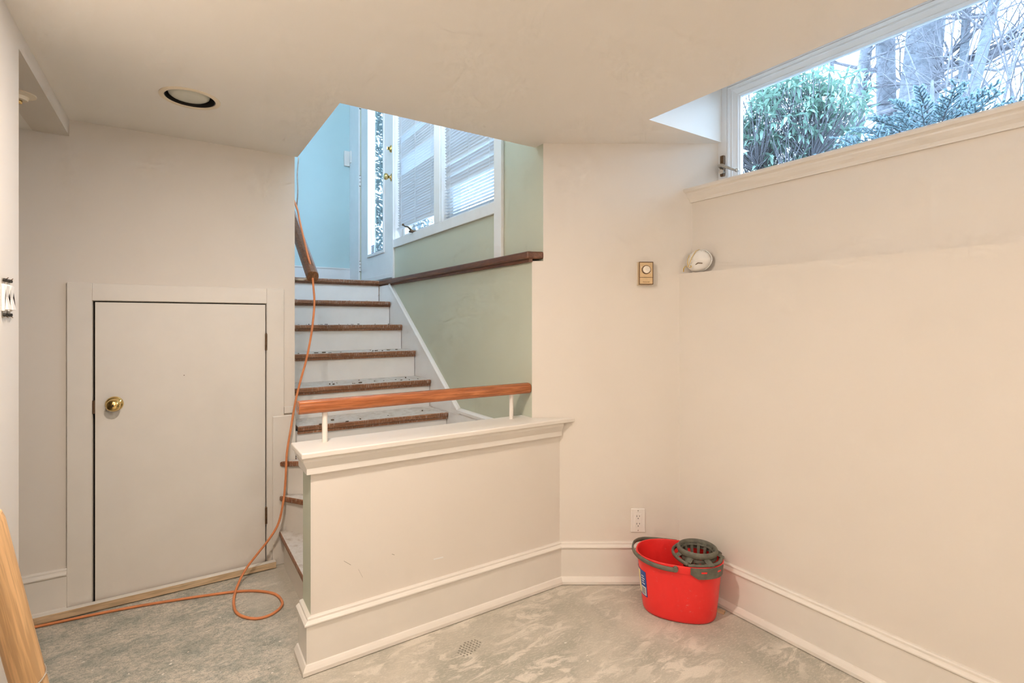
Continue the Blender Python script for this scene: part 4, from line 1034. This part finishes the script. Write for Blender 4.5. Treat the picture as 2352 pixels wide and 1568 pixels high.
def spruce():
    rnd = random.Random(5)
    base = Vector((4.70, 1.48, GZ - 0.05))
    t = empty('blue_spruce', base, 'blue-green spruce bush outside the middle of the basement window', 'conifer')
    MB().tube([base, base + Vector((0, 0, 0.9)), base + Vector((0.02, 0, 1.35))], [0.05, 0.03, 0.008], 8).build('trunk', 'bark_grey', t, smooth=True)
    nd = MB(); tw = MB()
    vs, fs = [], []
    def needles(p, q, cnt, ln):
        d = (q - p); L = d.length; d.normalize(); e1 = d.orthogonal().normalized(); e2 = d.cross(e1)
        for i in range(cnt):
            f = rnd.random(); a = rnd.uniform(0, 6.28); o = p + (q - p) * f
            rad = e1 * math.cos(a) + e2 * math.sin(a)
            if rad.z < -0.3 and rnd.random() < .6: rad.z = -rad.z
            tip = o + (rad * 0.8 + d * 0.75).normalized() * ln * rnd.uniform(.75, 1.15)
            sdv = d.cross(rad) * 0.0040
            b = len(vs); vs.extend((o - sdv, o + sdv, tip)); fs.append((b, b + 1, b + 2))
    for lev in range(11):
        z = 0.05 + lev * 0.098; ln = 1.06 * (1 - lev / 11.6) ** 0.62 + 0.06; nb = 17 if lev < 6 else 12
        for bnum in range(nb):
            a = bnum * 2 * math.pi / nb + lev * 0.7 + rnd.uniform(-.15, .15)
            dirv = Vector((math.cos(a), math.sin(a), rnd.uniform(0.06, 0.24) + 0.02 * lev))
            L = ln * rnd.uniform(.82, 1.12); P0 = base + Vector((0, 0, z))
            bp_ = [P0 + dirv * L * f + Vector((0, 0, -0.20 * L * f * f + 0.16 * L * f ** 3)) for f in (0, .25, .5, .75, 1)]
            tw.tube(bp_, [.010, .008, .006, .004, .002], 4)
            for i in range(2, 4): needles(bp_[i], bp_[i + 1], 90, 0.020)
            sd_ = Vector((-math.sin(a), math.cos(a), 0)); nt_ = 15
            for i in range(nt_):
                f = 0.34 + 0.65 * i / (nt_ - 1); k = min(3, int(f * 4)); o = bp_[k].lerp(bp_[k + 1], f * 4 - k)
                sgn = 1 if i % 2 else -1
                tl = (0.07 + 0.15 * (1 - f)) * L / 0.8
                q = o + (dirv * 0.75 + sd_ * sgn * rnd.uniform(.5, 1.0) + Vector((0, 0, rnd.uniform(-.05, .45)))).normalized() * tl
                tw.tube([o, q], [.003, .0015], 3, cap=False); needles(o, q, int(34 + 330 * tl), 0.020)
    nd.v = [Vector(v) for v in vs]; nd.f = fs; nd.mi = [0] * len(fs)
    o = nd.build('needles', 'needle_blue', t); o['kind'] = 'stuff'
    tw.build('boughs', 'twig_brown', t, smooth=True)
spruce()

def bare_tree(label, px0, px1, wpx, depth, seed, nlimb=12, mat='bark_grey', h=16.0, low=2.4):
    """trunk through pixel column px0 (at row 200) and px1 (at row 0)"""
    rnd = random.Random(seed)
    a = ray(px0, 200, depth); b = ray(px1, 0, depth); dz = (b - a) / (b.z - a.z)
    base = a + dz * (1.70 - a.z); top = a + dz * (1.70 + h - a.z)
    r0 = wpx / F * depth / 2
    t = empty('bare_tree', base, label, 'tree', 'bare trees beyond the shrubs')
    tp = [base.lerp(top, f) + Vector((rnd.uniform(-1, 1), rnd.uniform(-1, 1), 0)) * r0 * 0.15 for f in (0, .15, .3, .45, .6, .8, 1)]
    tr_ = MB().tube(tp, [r0 * 1.12, r0 * 1.02, r0, r0 * .92, r0 * .8, r0 * .5, r0 * .2], 14).build('trunk', mat, t, smooth=True)
    br = MB()
    def grow(p, d, r, L, lev):
        n = 5; q = [p]; rr = [r]; dd = d.copy()
        for i in range(n):
            dd = (dd + Vector((rnd.uniform(-.28, .28), rnd.uniform(-.28, .28), rnd.uniform(-.20, .24)))).normalized()
            q.append(q[-1] + dd * L / n); rr.append(r * (1 - 0.75 * (i + 1) / n))
        br.tube(q, rr, 6 if lev == 0 else (5 if lev == 1 else 3), cap=False)
        if lev >= 3: return
        for i in range((6, 6, 4)[lev]):
            f = rnd.randint(1, n); o = q[f]
            nd_ = (dd + Vector((rnd.uniform(-1, 1), rnd.uniform(-1, 1), rnd.uniform(-.5, .8)))).normalized()
            grow(o, nd_, max(0.003, rr[f] * rnd.uniform(.45, .7)), L * rnd.uniform(.4, .62), lev + 1)
    for i in range(nlimb):
        z = CAMZ + depth * rnd.uniform(0.36, 0.74); o = base + dz * (z - base.z)
        an = rnd.uniform(0, 6.28); d = Vector((math.cos(an), math.sin(an), rnd.uniform(-.15, .7))).normalized()
        grow(o, d, r0 * rnd.uniform(.10, .24) + 0.012, rnd.uniform(1.4, 3.2), 0)
    br.build('branches', 'twig_brown', t, smooth=True)
bare_tree('massive grey tree trunk behind the spruce in the basement window', 2110, 2143, 76, 13.0, 3, 13)
bare_tree('straight grey tree trunk left of the massive trunk', 2036, 2034, 40, 15.0, 4, 9)
bare_tree('dark slanting tree trunk behind the edge of the leafy shrub', 1978, 2008, 26, 14.0, 6, 10)
bare_tree('slim upright pale trunk right of the massive trunk', 2210, 2220, 18, 12.0, 8, 11, 'bark_pale')
bare_tree('leaning pale trunk nearest the right picture edge', 2238, 2283, 23, 11.0, 9, 15, 'bark_pale')
bare_tree('thin far trunk rising above the leafy shrub', 1910, 1912, 12, 18.0, 12, 10)

def thicket():
    rnd = random.Random(21); base = ray(2270, 300, 6.2); base.z = GZ
    t = empty('bare_shrub', base, 'tangle of thin leafless arching stems at the right end of the basement window', 'shrub')
    m = MB(); bud = MB()
    for i in range(90):
        a = rnd.uniform(0, 6.28); sp = rnd.uniform(.4, 2.4); hgt = rnd.uniform(1.6, 4.4); o = base + Vector((rnd.uniform(-.9, .9), rnd.uniform(-.9, .9), 0))
        P = [o, o + Vector((math.cos(a) * sp * .2, math.sin(a) * sp * .2, hgt * .5)), o + Vector((math.cos(a) * sp * .55, math.sin(a) * sp * .55, hgt * .85)), o + Vector((math.cos(a) * sp, math.sin(a) * sp, hgt * rnd.uniform(.75, 1.05)))]
        P = [p + Vector((rnd.uniform(-.08, .08), rnd.uniform(-.08, .08), 0)) for p in P]
        q = smooth_path(P, 4); r0 = rnd.uniform(.005, .014)
        m.tube(q, [r0 * (1 - .75 * k / len(q)) for k in range(len(q))], 4, cap=False)
        for k in range(3, len(q), 2):
            d = Vector((rnd.uniform(-1, 1), rnd.uniform(-1, 1), rnd.uniform(-.3, .8))).normalized() * rnd.uniform(.1, .5)
            m.tube([q[k], q[k] + d * .5 + Vector((0, 0, .02)), q[k] + d], [.004, .003, .0015], 3, cap=False)
    m.build('stems', 'twig_brown', t, smooth=True)
thicket()

def hedge():
    rnd = random.Random(31); c = Vector((2.95, 8.3, 1.5))
    t = empty('holly_bush', c, 'leafy evergreen seen through the entry door glass', 'shrub')
    protos = leaf_mesh(0.085, 0.036, 0.4); m = MB(); st_ = MB()
    st_.tube([c, c + Vector((0.05, 0, 1.5)), c + Vector((0, .05, 3.2))], [.06, .04, .01], 8)
    for i in range(9000):
        u = rnd.uniform(-1, 1); a = rnd.uniform(0, 6.28); s = math.sqrt(1 - u * u); rr = rnd.uniform(.6, 1)
        p = c + Vector((0.75 * s * math.cos(a) * rr, 0.9 * s * math.sin(a) * rr, 2.2 + 2.1 * u * rr))
        if p.z < 1.7: continue
        M = Matrix.Translation(p) @ Matrix.Rotation(rnd.uniform(0, 6.28), 4, 'Z') @ Matrix.Rotation(rnd.uniform(-.4, 1.0), 4, 'Y') @ Matrix.Rotation(rnd.uniform(-.6, .6), 4, 'X')
        m.add([M @ v for v in protos.v], protos.f)
        if i % 80 == 0: st_.tube([c + Vector((0, 0, p.z - c.z - .3 if p.z - c.z > .4 else .1)), p], [.010, .003], 4)
    f = m.build('foliage', 'leaf_dark', t, smooth=True); f['kind'] = 'stuff'
    st_.build('branches', 'twig_brown', t, smooth=True)
hedge()
